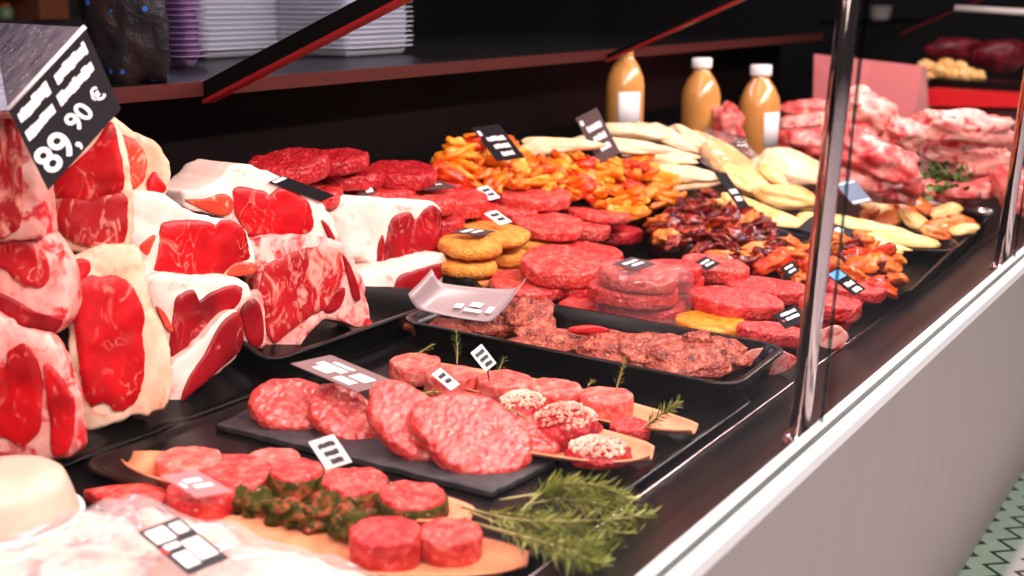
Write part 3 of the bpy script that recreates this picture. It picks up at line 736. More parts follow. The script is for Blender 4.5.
# ------------------------------------------------------------------ rosemary
def sprig(label, pts, nleaf=46, ll=0.016, group=None, seed=0, m='leaf_green', r0=0.0016):
    rnd = random.Random(seed); pts = [V(p) for p in pts]
    # smooth path
    path = []
    for i in range(len(pts) - 1):
        p0, p1, p2, p3 = pts[max(i - 1, 0)], pts[i], pts[i + 1], pts[min(i + 2, len(pts) - 1)]
        for k in range(6):
            t = k / 6; path.append(0.5 * ((2 * p1) + (p2 - p0) * t + (2 * p0 - 5 * p1 + 4 * p2 - p3) * t * t + (3 * p1 - p0 - 3 * p2 + p3) * t ** 3))
    path.append(pts[-1])
    r = thing('rosemary_sprig', label, 'rosemary', path[0], group)
    part('stem', tube(path, r0, 6, r0 * 0.5), 'stem_green', r)
    vf = []
    for k in range(nleaf):
        t = (0.18 + 0.82 * k / nleaf) * (len(path) - 1.001); i = int(t); p = path[i].lerp(path[i + 1], t - i)
        d = (path[i + 1] - path[i]).normalized(); a, b, _ = frame(d, (0.2, 0.4, 0.9)); ang = k * 2.4 + rnd.uniform(-.4, .4)
        side = a * math.cos(ang) + b * math.sin(ang)
        dirn = (d * rnd.uniform(.45, .9) + side * rnd.uniform(.6, 1)).normalized(); L = ll * rnd.uniform(.7, 1.15) * (1 - 0.4 * (k / nleaf) ** 3)
        u = d.cross(dirn).normalized(); w = dirn.cross(u)
        vs = [p, p + dirn * L * .45 + u * L * .08, p + dirn * L * .45 - u * L * .08, p + dirn * L * .5 + w * L * .06, p + dirn * L + w * L * rnd.uniform(-.12, .12)]
        vf.append((vs, [(0, 1, 3), (0, 3, 2), (0, 2, 1), (1, 4, 3), (3, 4, 2), (1, 2, 4)]))
    part('needles', join(*vf), m, r, False)
    return r
BUN = [((462, 507), (520, 520), (600, 520), (655, 514)), ((500, 500), (560, 492), (610, 500), (650, 516)), ((520, 512), (555, 485), (600, 486), (632, 500)), ((530, 498), (560, 488), (590, 492), (618, 508)),
       ((470, 522), (540, 540), (600, 556), (640, 548)), ((490, 512), (540, 518), (590, 530), (662, 534)), ((480, 525), (550, 545), (590, 560), (605, 566)), ((500, 520), (550, 524), (600, 540), (612, 560)),
       ((515, 530), (560, 536), (600, 548), (620, 552)), ((470, 512), (530, 535), (585, 545), (610, 535)), ((520, 540), (560, 552), (590, 565), (600, 570)), ((525, 505), (560, 500), (600, 504), (625, 512))]
for i, pp in enumerate(BUN):
    rnd = random.Random(i); hs = rnd.uniform(0.012, 0.05)
    sprig('loose rosemary sprig in the heap by the front boat dish tip', [deck(a, b, 0.012 + hs * (0.3 + 0.7 * math.sin(PI * (k + .5) / 4))) for k, (a, b) in enumerate(pp)], 100, 0.024, 'rosemary heap beside the front boat', i)
def upsprig(label, px, py, h, tip, n=22, ll=0.010, seed=0, m='leaf_dark'):
    a = deck(px, py, h); k = ppm(a); b = a + RT * ((tip[0] - px) / k) + UP * ((py - tip[1]) / k)
    sprig(label, [a, a.lerp(b, .5) + V((0.002, 0, 0.001)), b], n, ll, None, seed, m, 0.0012)
upsprig('little rosemary tip lying on the left end tournedos', 412, 358, .042, (434, 344), 18, .009, 1, 'leaf_green')
upsprig('tall rosemary tip standing in the second tournedos', 457, 364, .042, (456, 330), 30, .013, 2, 'leaf_dark')
upsprig('short rosemary tip beside the right white tag', 497, 374, .042, (504, 358), 18, .011, 3, 'leaf_dark')
upsprig('tiny rosemary tip between the fourth and right end tournedos', 588, 386, .042, (592, 381), 12, .008, 4, 'leaf_green')
upsprig('upright rosemary stuck in the right end tournedos', 616, 390, .042, (625, 357), 26, .011, 5, 'leaf_green')
upsprig('rosemary tip hanging down the front of the right end tournedos', 614, 402, .036, (620, 428), 20, .009, 6, 'leaf_dark')
upsprig('bushy rosemary sprig leaning over the empty tip of the rear boat', 640, 430, .024, (679, 401), 40, .018, 7, 'leaf_green')
upsprig('second bushy rosemary sprig at the rear boat tip', 644, 427, .026, (672, 408), 36, .016, 8, 'leaf_dark')
upsprig('flat rosemary leaf on the patty propped behind the largest one', 418, 394, .07, (442, 392), 14, .010, 9, 'leaf_green')
upsprig('rosemary leaf lying on the largest patty, by the chopped onion', 500, 406, .055, (534, 422), 20, .011, 10, 'leaf_dark')

# ------------------------------------------------------------------ tray of seasoned steaks
def P4(c, px):
    """bilinear tray frame on four seen corners: NL, NR, FR, FL"""
    q = [deck(a, b, 0.04) for a, b in c]
    for p in q: p.z = dz(p.y)
    return q
tc = [deck(a, b, 0.045) for a, b in ((402, 322), (733, 388), (786, 349), (540, 287))]
tO = tc[0].copy(); tu = (tc[1] - tc[0]); tv = ((tc[2] - tc[1]))
tu_n = V((tu.x, tu.y, 0)).normalized(); tv_n = V((-tu_n.y, tu_n.x, 0))
LW, DW = tu.length, max(0.2, abs((tc[2] - tc[1]).dot(tv_n)))
def TP(x, y, h):
    p = tO + tu_n * x + tv_n * y; return V((p.x, p.y, dz(p.y) + 0.004 + h))
DWW = DW
tag(link_mesh('steak_tray', *tray_vf(0, LW, 0, DWW, 0.045, TP, 0.035, 0.005, 0.014, 0.008), 'black_plastic'), 'deep black tray with rim holding brown seasoned steaks', 'tray')
ST = [(445, 328, 80, 20, .020, 'flat seasoned steak at the left end of the deep tray'), (492, 326, 70, 24, .024, 'seasoned steak below the clear sleeve, second from the left in the deep tray'),
      (530, 318, 54, 46, .040, 'brown seasoned chunk standing highest in the deep tray'), (548, 342, 80, 26, .028, 'seasoned steak leaning against the tall brown chunk'),
      (588, 344, 74, 26, .024, 'seasoned steak in the middle of the deep tray, beside the red strip'), (622, 350, 84, 40, .030, 'wide seasoned steak just right of the tray middle'),
      (655, 352, 76, 44, .032, 'seasoned steak with pale edge behind the wide one'), (688, 360, 80, 44, .030, 'seasoned steak second from the right end of the deep tray'), (716, 352, 66, 36, .030, 'seasoned steak at the right end of the deep tray'),
      (698, 342, 30, 18, .046, 'small pale cube perched on the right hand steaks')]
for i, (px, py, w, hh, h, lb) in enumerate(ST):
    p = deck(px, py, h); k = ppm(p)
    ex = (RT * 0.96 + V((0, 0, -0.06))).normalized(); ez = (V((-0.35, -0.25, 0.9))).normalized(); ey = ez.cross(ex).normalized()
    tag(link_mesh('seasoned_steak', *blob(p, ex * (w / 2 / k), ey * (hh / 2 / k * 1.25), ez * 0.014, 0.35, 1.7, 80 + i, 4, amp2=.12, box_=.25), 'seasoned'), lb, 'steak')
p = deck(588, 330, .052); k = ppm(p)
tag(link_mesh('pepper_strip', *blob(p, RT * (20 / k), UP * (5 / k), V((-.5, -.3, .3)) * .012, 0.2, 1.5, 5, 3), 'sausage_red'), 'glossy red strip at the back of the deep tray', 'pepper')

# ------------------------------------------------------------------ stacks of patties
G = 'mince_red'
PT = [  # label, x, y, width, height of face, thickness, material, tilt
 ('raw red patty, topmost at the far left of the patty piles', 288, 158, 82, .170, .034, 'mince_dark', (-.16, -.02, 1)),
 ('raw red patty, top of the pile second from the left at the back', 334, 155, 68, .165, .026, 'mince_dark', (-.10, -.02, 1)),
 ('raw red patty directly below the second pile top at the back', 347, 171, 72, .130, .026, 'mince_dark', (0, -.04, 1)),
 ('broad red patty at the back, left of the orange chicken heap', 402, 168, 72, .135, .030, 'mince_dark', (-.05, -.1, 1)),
 ('red patty under the far left topmost one, behind the beef pile', 302, 186, 84, .115, .030, 'mince_red', (0, -.1, 1)),
 ('flat red patty behind the small grey tag', 376, 184, 82, .100, .026, 'mince_red', (0, -.1, 1)),
 ('red patty at the back between the broad one and the orange chicken', 436, 180, 56, .105, .024, 'mince_red', (0, -.1, 1)),
 ('pale marbled patty with a dark card lying on it', 418, 194, 74, .110, .028, 'mince_pale', (.05, -.12, 1)),
 ('thick dark sided patty right of the dark card', 458, 194, 62, .110, .036, 'mince_red', (-.05, -.12, 1)),
 ('red patty tucked below the thick dark sided one', 474, 205, 54, .075, .030, 'mince_red', (0, -.1, 1)),
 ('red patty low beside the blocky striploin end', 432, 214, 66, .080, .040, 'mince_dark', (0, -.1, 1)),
 ('large rosy patty at the back against the orange chicken', 530, 190, 84, .095, .026, 'mince_pale', (-.03, -.12, 1)),
 ('rosy patty beneath the front of the large back one', 512, 206, 54, .072, .026, 'mince_pale', (0, -.1, 1)),
 ('rosy patty at the right rear of the stacks, by the black tray wall', 598, 211, 68, .085, .018, 'mince_pale', (.10, -.06, 1)),
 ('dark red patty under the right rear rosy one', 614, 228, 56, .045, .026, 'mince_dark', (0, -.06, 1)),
 ('wide rosy patty with a grey fleck, above the gap by the breaded ones', 549, 221, 74, .090, .022, 'mince_pale', (-.06, -.12, 1)),
 ('rosy patty with pale fatty edge right of the grey flecked one', 582, 222, 58, .076, .030, 'mince_pale', (.04, -.10, 1)),
 ('glistening thick patty in the centre of the stacks', 562, 259, 82, .085, .030, 'mince_pale', (-.10, -.16, 1)),
 ('flat red patty behind the glistening centre one', 584, 250, 78, .070, .022, 'mince_red', (.0, -.08, 1)),
 ('patty lying in front of the breaded ones beside the clear sleeve', 528, 280, 80, .048, .022, 'mince_pale', (-.02, -.10, 1)),
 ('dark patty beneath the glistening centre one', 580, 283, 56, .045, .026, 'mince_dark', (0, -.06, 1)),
 ('flat patty along the back rim of the deep steak tray', 600, 304, 84, .030, .018, 'mince_pale', (0, -.06, 1)),
 ('film wrapped patty on top of the stack with the grey printed tag', 640, 268, 80, .105, .030, 'mince_pale', (.0, -.12, 1)),
 ('patty in the middle layer of the film wrapped stack', 634, 285, 90, .072, .028, 'mince_red', (.0, -.06, 1)),
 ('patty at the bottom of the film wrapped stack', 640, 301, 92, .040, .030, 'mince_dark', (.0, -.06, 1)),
 ('patty topping the narrow stack right of the film wrapped one', 676, 264, 54, .100, .024, 'mince_red', (.0, -.10, 1)),
 ('second patty down in the narrow stack', 682, 276, 44, .076, .024, 'mince_red', (.0, -.06, 1)),
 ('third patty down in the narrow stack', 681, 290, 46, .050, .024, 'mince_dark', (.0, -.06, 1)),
 ('lowest patty of the narrow stack, at the tray rim', 680, 303, 46, .028, .026, 'mince_red', (.0, -.06, 1)),
 ('large patty bearing a tilted dark tag, before the dark red chicken', 716, 262, 70, .080, .030, 'mince_pale', (.02, -.14, 1)),
 ('small patty below the dark tagged one', 704, 276, 32, .056, .026, 'mince_pale', (.0, -.06, 1)),
 ('long smooth red patty with one dark speck', 738, 296, 96, .055, .028, 'mince_red', (-.05, -.16, 1)),
 ('red patty in the rear row left of the steel post', 768, 284, 90, .055, .026, 'mince_red', (.0, -.10, 1)),
 ('bright orange glazed patty behind the deep tray corner', 712, 320, 74, .030, .018, 'orange_glaze', (.0, -.10, 1)),
 ('red patty before the tag left of the steel post', 775, 328, 78, .034, .022, 'mince_red', (.04, -.10, 1)),
 ('red patty peeping right of the steel post under the blue tag', 832, 300, 62, .060, .028, 'mince_red', (.0, -.10, 1)),
 ('red patty lying low at the right end of the patty piles', 852, 284, 70, .055, .022, 'mince_red', (.0, -.10, 1)),
]
for i, (lb, px, py, w, h, th, m, n) in enumerate(PT):
    patty(lb, px, py, w, h, th, n, m, 100 + i, x=(0.53, -0.85, 0) if i > 10 else None, aspect=.62 if i in (31, 32, 34) else (.85 if i > 20 else None))
YP = [('breaded golden patty on top at the left, dark card on it', 470, 241, 64, .085, .022, 'breaded'), ('breaded golden patty on top at the right, under the white tag', 495, 229, 72, .088, .022, 'breaded'),
      ('breaded golden patty in the lower layer beside the beef', 466, 259, 62, .055, .024, 'breaded'), ('breaded golden patty in the lower layer, middle', 506, 250, 46, .055, .024, 'breaded'),
      ('breaded golden patty at the right of its group', 532, 238, 46, .055, .024, 'breaded'), ('brownish breaded patty at the bottom of its group', 506, 267, 40, .030, .018, 'breaded_brown'), ('brownish patty under the lower golden ones', 474, 274, 52, .030, .018, 'breaded_brown')]
for i, (lb, px, py, w, h, th, m) in enumerate(YP): patty(lb, px, py, w, h, th, (0, -.12, 1), m, 160 + i, 'breaded_patty', wob=.10, crisp=False)
# film over the wrapped stack
p = deck(642, 282, .058)
tag(link_mesh('plastic_film', *patty_vf(deck(642, 270, .110) - V((0, 0, .085)), 0.080, 0.086, (0, -.06, 1), 3, 0.1), 'film_thin'), 'clear film wrapped around the patty stack', 'film')
# low fatty pieces by the post
for i, (lb, px, py, w, h, m) in enumerate((('fatty beef piece at the deep tray corner, left of the post foot', 768, 362, 44, .020, 'fat_pink'), ('dark beef piece low behind the post', 826, 322, 48, .030, 'lean_deep'), ('small fatty piece just right of the post', 832, 338, 26, .025, 'fat_pink'))):
    p = deck(px, py, h); k = ppm(p)
    tag(link_mesh('beef_piece', *blob(p, RT * (w / 2 / k), V((-.5, .85, 0)) * (w / 2.6 / k), V((0, 0, .02)), 0.25, 1.6, 190 + i, 3), m), lb, 'beef')

# ------------------------------------------------------------------ marinated chicken
def heap(label, group, region, n, hfun, mats, size, seed, nm='chicken_strip'):
    rnd = random.Random(seed); protos = []
    for i in range(6):
        vf = blob((0, 0, 0), (size, 0, 0), (0, size * .60, 0), (0, 0, size * .36), 0.60, 1.6, seed * 10 + i, 3, amp2=0.28, box_=.15)
        o = link_mesh(nm, vf[0], vf[1], mats[i % len(mats)], None, (0, 0, 0)); tag(o, label, 'chicken', group); protos.append(o)
    xs_ = [p[0] for p in region]; ys_ = [p[1] for p in region]; got = 0; tries = 0; pos = []
    def inside(x, y):
        c = False; m = len(region)
        for i in range(m):
            (x0, y0), (x1, y1) = region[i], region[(i + 1) % m]
            if (y0 > y) != (y1 > y) and x < (x1 - x0) * (y - y0) / (y1 - y0) + x0: c = not c
        return c
    while got < n and tries < 6000:
        tries += 1
        x, y = rnd.uniform(min(xs_), max(xs_)), rnd.uniform(min(ys_), max(ys_))
        if not inside(x, y): continue
        if any((x - a) ** 2 + ((y - b) * 1.25) ** 2 < (9.0 if tries < 3000 else 6.0) ** 2 for a, b in pos): continue
        pos.append((x, y))
        p = deck(x, y, hfun(x, y) + rnd.uniform(-.006, .006))
        o = protos[got] if got < 6 else protos[rnd.randrange(6)].copy()
        if got >= 6: COL.objects.link(o)
        o.location = p; s = rnd.uniform(.6, 1.3)
        o.scale = (s, s, s); o.rotation_euler = (rnd.uniform(-.7, .7), rnd.uniform(-.6, .6), rnd.uniform(0, 6.28))
        got += 1
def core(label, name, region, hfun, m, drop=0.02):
    """near black body below the pieces that show; the gap shade is in its colour"""
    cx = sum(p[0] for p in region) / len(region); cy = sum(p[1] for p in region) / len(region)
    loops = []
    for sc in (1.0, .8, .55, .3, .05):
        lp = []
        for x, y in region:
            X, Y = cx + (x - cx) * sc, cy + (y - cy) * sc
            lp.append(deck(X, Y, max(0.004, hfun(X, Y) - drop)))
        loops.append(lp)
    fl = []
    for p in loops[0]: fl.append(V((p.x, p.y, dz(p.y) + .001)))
    return tag(link_mesh(name, *loft([fl] + loops), m), label, 'tray filling', kind='stuff')  # added filler, its near black colour stands for shade between the pieces
R1 = [(436,164),(448,148),(480,140),(510,146),(530,160),(560,156),(600,160),(640,156),(660,170),(678,188),(678,200),(650,212),(625,214),(600,208),(560,190),(520,186),(480,190),(452,182)]
h1 = lambda x, y: .145 - (y - 150) * .0011
heap('glossy orange marinated chicken strip in the long heap behind the rosy patties', 'orange chicken strips behind the patties', R1, 100, h1, ['chicken_orange', 'chicken_yellow', 'chicken_blood', 'chicken_orange', 'chicken_yellow', 'chicken_orange'], 0.031, 3)
core('near black filler for the shade between the orange chicken strips', 'heap_filler', R1, h1, 'gap_shade', .030)
R2 = [(648,236),(660,218),(690,198),(712,188),(730,200),(752,214),(775,232),(788,246),(770,262),(745,268),(715,256),(690,246),(665,246)]
h2 = lambda x, y: .110 - (y - 190) * .0008
heap('dark red marinated chicken piece in the heap left of the steel post', 'dark red chicken pieces by the post', R2, 62, h2, ['chicken_red', 'chicken_red', 'chicken_red', 'chicken_amber'], 0.029, 4)
core('near black filler for the shade between the dark red chicken pieces', 'heap_filler', R2, h2, 'gap_shade', .028)
R3 = [(768,262),(790,244),(830,236),(868,238),(890,250),(903,268),(900,284),(880,290),(860,280),(830,282),(800,284),(780,276)]
h3 = lambda x, y: .085 - (y - 240) * .0008
heap('amber marinated chicken piece in the heap around the steel post', 'amber chicken pieces at the post', R3, 48, h3, ['chicken_amber', 'chicken_blood', 'chicken_amber', 'chicken_red'], 0.028, 5)
core('near black filler for the shade between the amber chicken pieces', 'heap_filler', R3, h3, 'gap_shade', .028)
# black bowls of the heaps
def slope_tray(label, corners, H):
    q = [deck(a, b, 0.0) for a, b in corners]; c = sum(q, V((0, 0, 0))) / 4
    L = []
    for sc, h in ((.93, .001), (.97, H * .6), (1.0, H), (1.03, H), (1.03, H + .004), (.98, H + .004), (.94, H * .5), (.90, .008)):
        lp = []
        for i in range(4):
            p0, p1 = q[i], q[(i + 1) % 4]
            for t in (.08, .5, .92): lp.append(c + (p0.lerp(p1, t) - c) * sc + V((0, 0, h)))
        L.append(lp)
    return tag(link_mesh('black_tray', *loft(L), 'black_plastic'), label, 'tray')
slope_tray('black tray below the orange chicken heap', ((446, 196), (668, 232), (700, 206), (500, 168)), .05)
slope_tray('black tray below the dark red chicken', ((640, 250), (780, 282), (820, 250), (690, 214)), .035)
slope_tray('black tray below the amber chicken and yellow cutlets', ((790, 300), (905, 312), (960, 256), (850, 240)), .03)
slope_tray('black tray below the golden chicken thighs', ((850, 262), (952, 266), (990, 228), (900, 214)), .03)

def fillet(label, px, py, w, l, ang, h, m, seed, name='chicken_breast', th=.016, taper=.45, group=None, cat='chicken'):
    p = deck(px, py, h); k = ppm(p); a = math.radians(ang)
    ex = RT * math.cos(a) + (UP * 0.9 + V((.2, .2, 0)) * 0) * math.sin(a); ez = V((-.45, -.35, .85)).normalized(); ex = (ex - ez * ex.dot(ez) * .6).normalized(); ey = ez.cross(ex).normalized()
    return tag(link_mesh(name, *blob(p, ex * (w / 2 / k), ey * (l / 2 / k), ez * th * .85, 0.34, 1.4, seed, 4, taper=taper, amp2=.07), m), label, cat, group)
CH = [('pale chicken breast behind the orange heap, under the left price card', 560, 146, 90, 26, 5, .150, 'chicken_pale', .022), ('long pale chicken breast behind the tall price card', 622, 146, 100, 26, -6, .150, 'chicken_pale', .022),
      ('pale chicken breast directly before the left bottle', 636, 132, 70, 22, -10, .160, 'chicken_pale', .024), ('pale chicken breast below the left and middle bottles', 668, 138, 60, 26, -40, .155, 'chicken_pale', .024),
      ('slim pale chicken breast in front of the middle bottle', 696, 142, 60, 24, -45, .155, 'chicken_pale', .024), ('plump chicken breast right of the tall price card', 660, 156, 80, 30, -8, .140, 'chicken_pale', .024),
      ('pale chicken breast resting on the orange heap end', 682, 174, 84, 30, -6, .125, 'chicken_pale', .020), ('chicken breast tip above the dark red heap', 692, 184, 60, 18, 8, .110, 'chicken_pale', .014),
      ('rounded chicken breast under the clear bag fold', 714, 150, 60, 40, -30, .150, 'chicken_gold', .026),
      ('bagged yellow chicken piece behind the tilted dark card', 732, 164, 64, 44, -35, .140, 'chicken_gold', .028), ('bagged yellow chicken piece right of the tilted dark card', 752, 184, 60, 40, -50, .120, 'chicken_gold', .026),
      ('large whole pale chicken in front of the right bottle', 796, 170, 84, 58, -20, .130, 'chicken_pale', .040), ('chicken leg folded under the whole pale chicken', 772, 176, 44, 24, -50, .135, 'chicken_gold', .022),
      ('second bagged chicken lying below the whole pale one', 794, 198, 72, 36, -14, .100, 'chicken_gold', .030),
      ('flat yellow cutlet left of the post, above the amber heap', 752, 208, 70, 30, -25, .095, 'chicken_gold', .012), ('flat yellow cutlet touching the dark red heap', 780, 220, 76, 30, -14, .085, 'chicken_gold', .012),
      ('flat yellow cutlet right of the post, under the dark tag', 836, 222, 72, 28, -10, .075, 'chicken_gold', .012), ('flat yellow cutlet in the middle of the cutlet row', 872, 228, 76, 26, -12, .065, 'chicken_gold', .012), 
      ('flat yellow cutlet hanging over the tray rim at the right', 905, 240, 72, 26, -10, .055, 'chicken_gold', .012), ('flat yellow cutlet in front, beside the amber pieces', 880, 246, 60, 22, -12, .060, 'chicken_gold', .012)]
for i, (lb, px, py, w, l, ang, h, m, th) in enumerate(CH): fillet(lb, px, py, w, l, ang, h, m, 210 + i, th=th, name='chicken_cutlet' if 'cutlet' in lb else 'chicken_breast')
p = deck(732, 158, .17); k = ppm(p)
tag(link_mesh('plastic_bag', *blob(p, (RT * .8 - UP * .6) * (36 / k), (RT * .6 + UP * .8) * (20 / k), FW * -.045, .45, 1.8, 77, 4, amp2=.2), 'film_thin'), 'crumpled clear plastic bag over the yellow chicken in front of the bottles', 'bag')
TH = [(878,208,34),(898,204,40),(922,206,40),(946,212,36),(962,222,34),(945,226,40),(918,222,40),(892,218,36),(935,234,30),(965,230,28),(908,212,28),(870,214,24)]
for i, (px, py, w) in enumerate(TH): fillet('golden brown chicken thigh on the tray left of the rear post', px, py, w, w * .62, (-20, 15, -40, 30)[i % 4], .060 - .0006 * (py - 204), 'chicken_amber' if i % 3 else 'chicken_gold', 240 + i, 'chicken_thigh', .016, .3, 'chicken thighs on the rear tray')

# ------------------------------------------------------------------ bottles
def bottle(label, px, top, bot, w, seed, cap=True, lab=None):
    p = on_y(px, bot, 1.52 if px < 650 else 1.46 if px < 720 else 1.36); k = ppm(p); r = w / 2 / k; H = (bot - top) / k * 1.02
    o = thing('juice_bottle', label, 'bottle', p)
    prof = [(r * .9, 0), (r, .006), (r, H * .58), (r * .93, H * .66), (r * .70, H * .77), (r * .46, H * .84), (r * .40, H * .88), (r * .40, H * .93)]
    part('juice_body', lathe(p, (0, 0, 1), prof, 28), 'juice', o)
    if cap: part('cap', lathe(p, (0, 0, 1), [(r * .5, H * .89), (r * .52, H * .90), (r * .52, H * .985), (r * .46, H)], 24), 'cap_white', o)
    if lab:
        a0 = math.atan2(CAM.y - p.y, CAM.x - p.x) + lab[0]; vs = []; fs = []
        for k2 in range(9):
            a = a0 + (k2 / 8 - .5) * lab[1]
            for z, rr in ((H * .16, 1.012), (H * .52, 1.012), (H * .52, 1.0), (H * .16, 1.0)): vs.append(p + V((math.cos(a) * r * rr, math.sin(a) * r * rr, z)))
        for k2 in range(8):
            for e in range(4): fs.append((k2 * 4 + e, k2 * 4 + (e + 1) % 4, k2 * 4 + 4 + (e + 1) % 4, k2 * 4 + 4 + e))
        fs += [(0, 1, 2, 3), (32, 33, 34, 35)]
        part('label', (vs, fs), 'card_white', o)
bottle('juice bottle standing at the left, its neck under the worktop edge', 624, 46, 142, 38, 1, False, (.25, 1.3))
bottle('juice bottle in the middle of the three, no label showing', 699, 61, 148, 39, 2)
bottle('juice bottle at the right, white label turned to its right side', 757, 68, 160, 41, 3, True, (.75, 1.0))

# ------------------------------------------------------------------ price cards
R3w = lambda sd, v0=.25, dv=.16, gap=.26, u0=.22, u1=.86, k=3: sum((words(u0 + .06 * i, u1 - .03 * i, v0 + gap * i, v0 + gap * i + dv, sd + i) for i in range(k)), [])
TC = (-0.78, -0.48, 0.40)
def tagc(label, quad, at, h, n, m, rows, **kw): return card('price_tag', label, 'price tag', quad, deck(at[0], at[1], h), n, m, rows, **kw)
tagc('dark price card leaning in the left of the orange chicken', ((470,127),(500,125),(524,157),(498,162)), (505, 160), .165, TC, 'card_black', R3w(1, .30, .15, .22), extra=[('logo', 'card_white', [(.08, .12, .20, .26)])], pin=(0.01, 0.01, -.05))
tagc('tall dark price card standing upright in the orange chicken, left bottle behind', ((574,119),(598,107),(619,153),(600,163)), (608, 160), .150, TC, 'card_grey', R3w(4, .25, .14, .22), extra=[('logo', 'card_white', [(.08, .10, .22, .20)])], pin=(0.01, 0.01, -.04))
tagc('dark price card tilted between the yellow bagged chicken and dark red pieces', ((714,171),(726,174),(750,206),(740,212)), (735, 205), .115, (-.6, -.7, .5), 'card_black', R3w(7, .45, .14, .2, k=2), pin=(0.01, 0.01, -.04))
tagc('dark price tag on the flat cutlets partly behind the steel post', ((796,228),(812,217),(856,230),(842,244)), (825, 235), .082, (-.4, -.4, .8), 'card_black', R3w(10, .3, .2, .3, k=2))
tagc('blue and white price card by the pale pork, right of the post', ((836,182),(852,180),(874,200),(852,206)), (852, 200), .12, TC, 'card_slate_blue', [(.05, .05, .95, .14), (.05, .86, .95, .95)])
tagc('black price tag with sky blue corner right of the steel post', ((826,273),(838,269),(866,288),(854,297)), (846, 290), .075, (-.6, -.6, .6), 'card_black', R3w(13, .5, .2, .26, k=2), extra=[('blue_mark', 'ink_blue', [(.06, .04, .9, .34)])])
tagc('small black and white tag on the red patties left of the post', ((780,268),(792,261),(800,271),(788,278)), (790, 275), .075, (-.6, -.6, .6), 'card_black', R3w(16, .15, .25, .4, k=2))
tagc('black price tag lying in front of the post before the red patty', ((772,314),(796,306),(808,318),(786,330)), (790, 325), .060, (-.5, -.5, .7), 'card_black', R3w(19, .12, .22, .32, k=2), extra=[('red_mark', 'ink_red', [(.1, .5, .2, .62)])])
tagc('grey printed tag on the film wrapped patty stack', ((612,264),(632,257),(656,264),(636,271)), (634, 266), .118, (-.3, -.3, .9), 'card_grey', R3w(22, .2, .2, .3, k=2))
tagc('dark tilted tag on the large patty before the dark red chicken', ((694,262),(704,258),(722,262),(706,272)), (706, 268), .090, (-.3, -.4, .85), 'card_black', R3w(25, .25, .2, .3, k=2))
tagc('white and black tag on the right hand golden breaded patty', ((484,214),(496,210),(512,222),(500,225)), (498, 222), .105, (-.5, -.5, .7), 'card_white', R3w(28, .15, .25, .36, k=2), ink_m='ink_black')
tagc('dark tag lying flat on the left golden breaded patty', ((450,232),(466,228),(496,231),(480,236)), (472, 232), .096, (-.1, -.25, .95), 'card_grey', R3w(31, .2, .2, .3, k=2))
tagc('white and black tag standing at the thick dark sided patty', ((476,188),(488,186),(500,197),(490,201)), (488, 197), .112, (-.5, -.5, .7), 'card_white', R3w(34, .15, .25, .36, k=2), ink_m='ink_black')
tagc('dark card lying flat on the pale marbled patty', ((407,183),(440,181),(458,188),(424,190)), (430, 187), .126, (-.05, -.2, .97), 'card_grey', [(.1, .4, .8, .5)])
tagc('small grey tag upright before the flat patty at the back', ((351,180),(368,177),(375,194),(361,197)), (364, 195), .115, TC, 'card_grey', [(.5, .1, .9, .4), (.5, .6, .95, .85), (.12, .35, .3, .5)])
sgn = card('price_tag', 'black card lying along the top of the middle beef cut', 'price tag', ((267,183),(284,175),(334,196),(322,201)), on_y(270, 235, 1.37) + V((-0.35, -0.90, 0.16)) * .006, (-.35, -.9, .16), 'card_black', [(.15, .02, .9, .10)])
tagc('white tag in front of the slate, standing on herb coated rounds', ((309,442),(333,434),(353,462),(326,470)), (333, 464), .050, TC, 'card_white', R3w(40, .15, .2, .28, .2, .85) , ink_m='ink_black', pin=(0.004, 0.004, -.03))
tagc('white tag nearer the slate, left of the tournedos row middle', ((430,374),(442,368),(459,384),(452,391)), (444, 384), .060, TC, 'card_white', R3w(43, .2, .2, .3, k=2), ink_m='ink_black', pin=(0.004, 0.004, -.03))
tagc('white tag standing behind the third tournedos, right of the tall rosemary', ((470,352),(482,345),(496,362),(486,373)), (483, 366), .065, TC, 'card_white', R3w(46, .15, .2, .28, .15, .9), ink_m='ink_black', pin=(0.004, 0.004, -.03))
tagc('brownish card hovering over the left slate patties', ((291,364),(330,355),(398,383),(357,392)), (345, 378),   .085, (-.25, -.35, .9), 'card_mauve', [(.20, .20, .38, .42), (.42, .12, .62, .5), (.12, .55, .34, .8), (.44, .60, .74, .84), (.70, .2, .80, .5)], pin=(0.03, -0.02, -.05))
tagc('clear price tag resting on the red beef round at the left boat', ((160,476),(196,470),(234,492),(196,498)), (196, 486), .062, (-.25, -.3, .92), 'rose_panel', [(.30, .30, .75, .44), (.34, .54, .82, .68), (.1, .4, .2, .6)])
tagc('large label printed white and black on the film wrapped foreground pack', ((136,530),(180,519),(228,556),(190,577)), (182, 552), .070, (-.3, -.35, .88), 'ink_black', [(.08, .06, .55, .34), (.12, .40, .46, .5), (.50, .44, .92, .86), (.1, .6, .44, .9), (.64, .08, .92, .3)], extra=[('red_dot', 'ink_red', [(.03, .42, .10, .56)])])
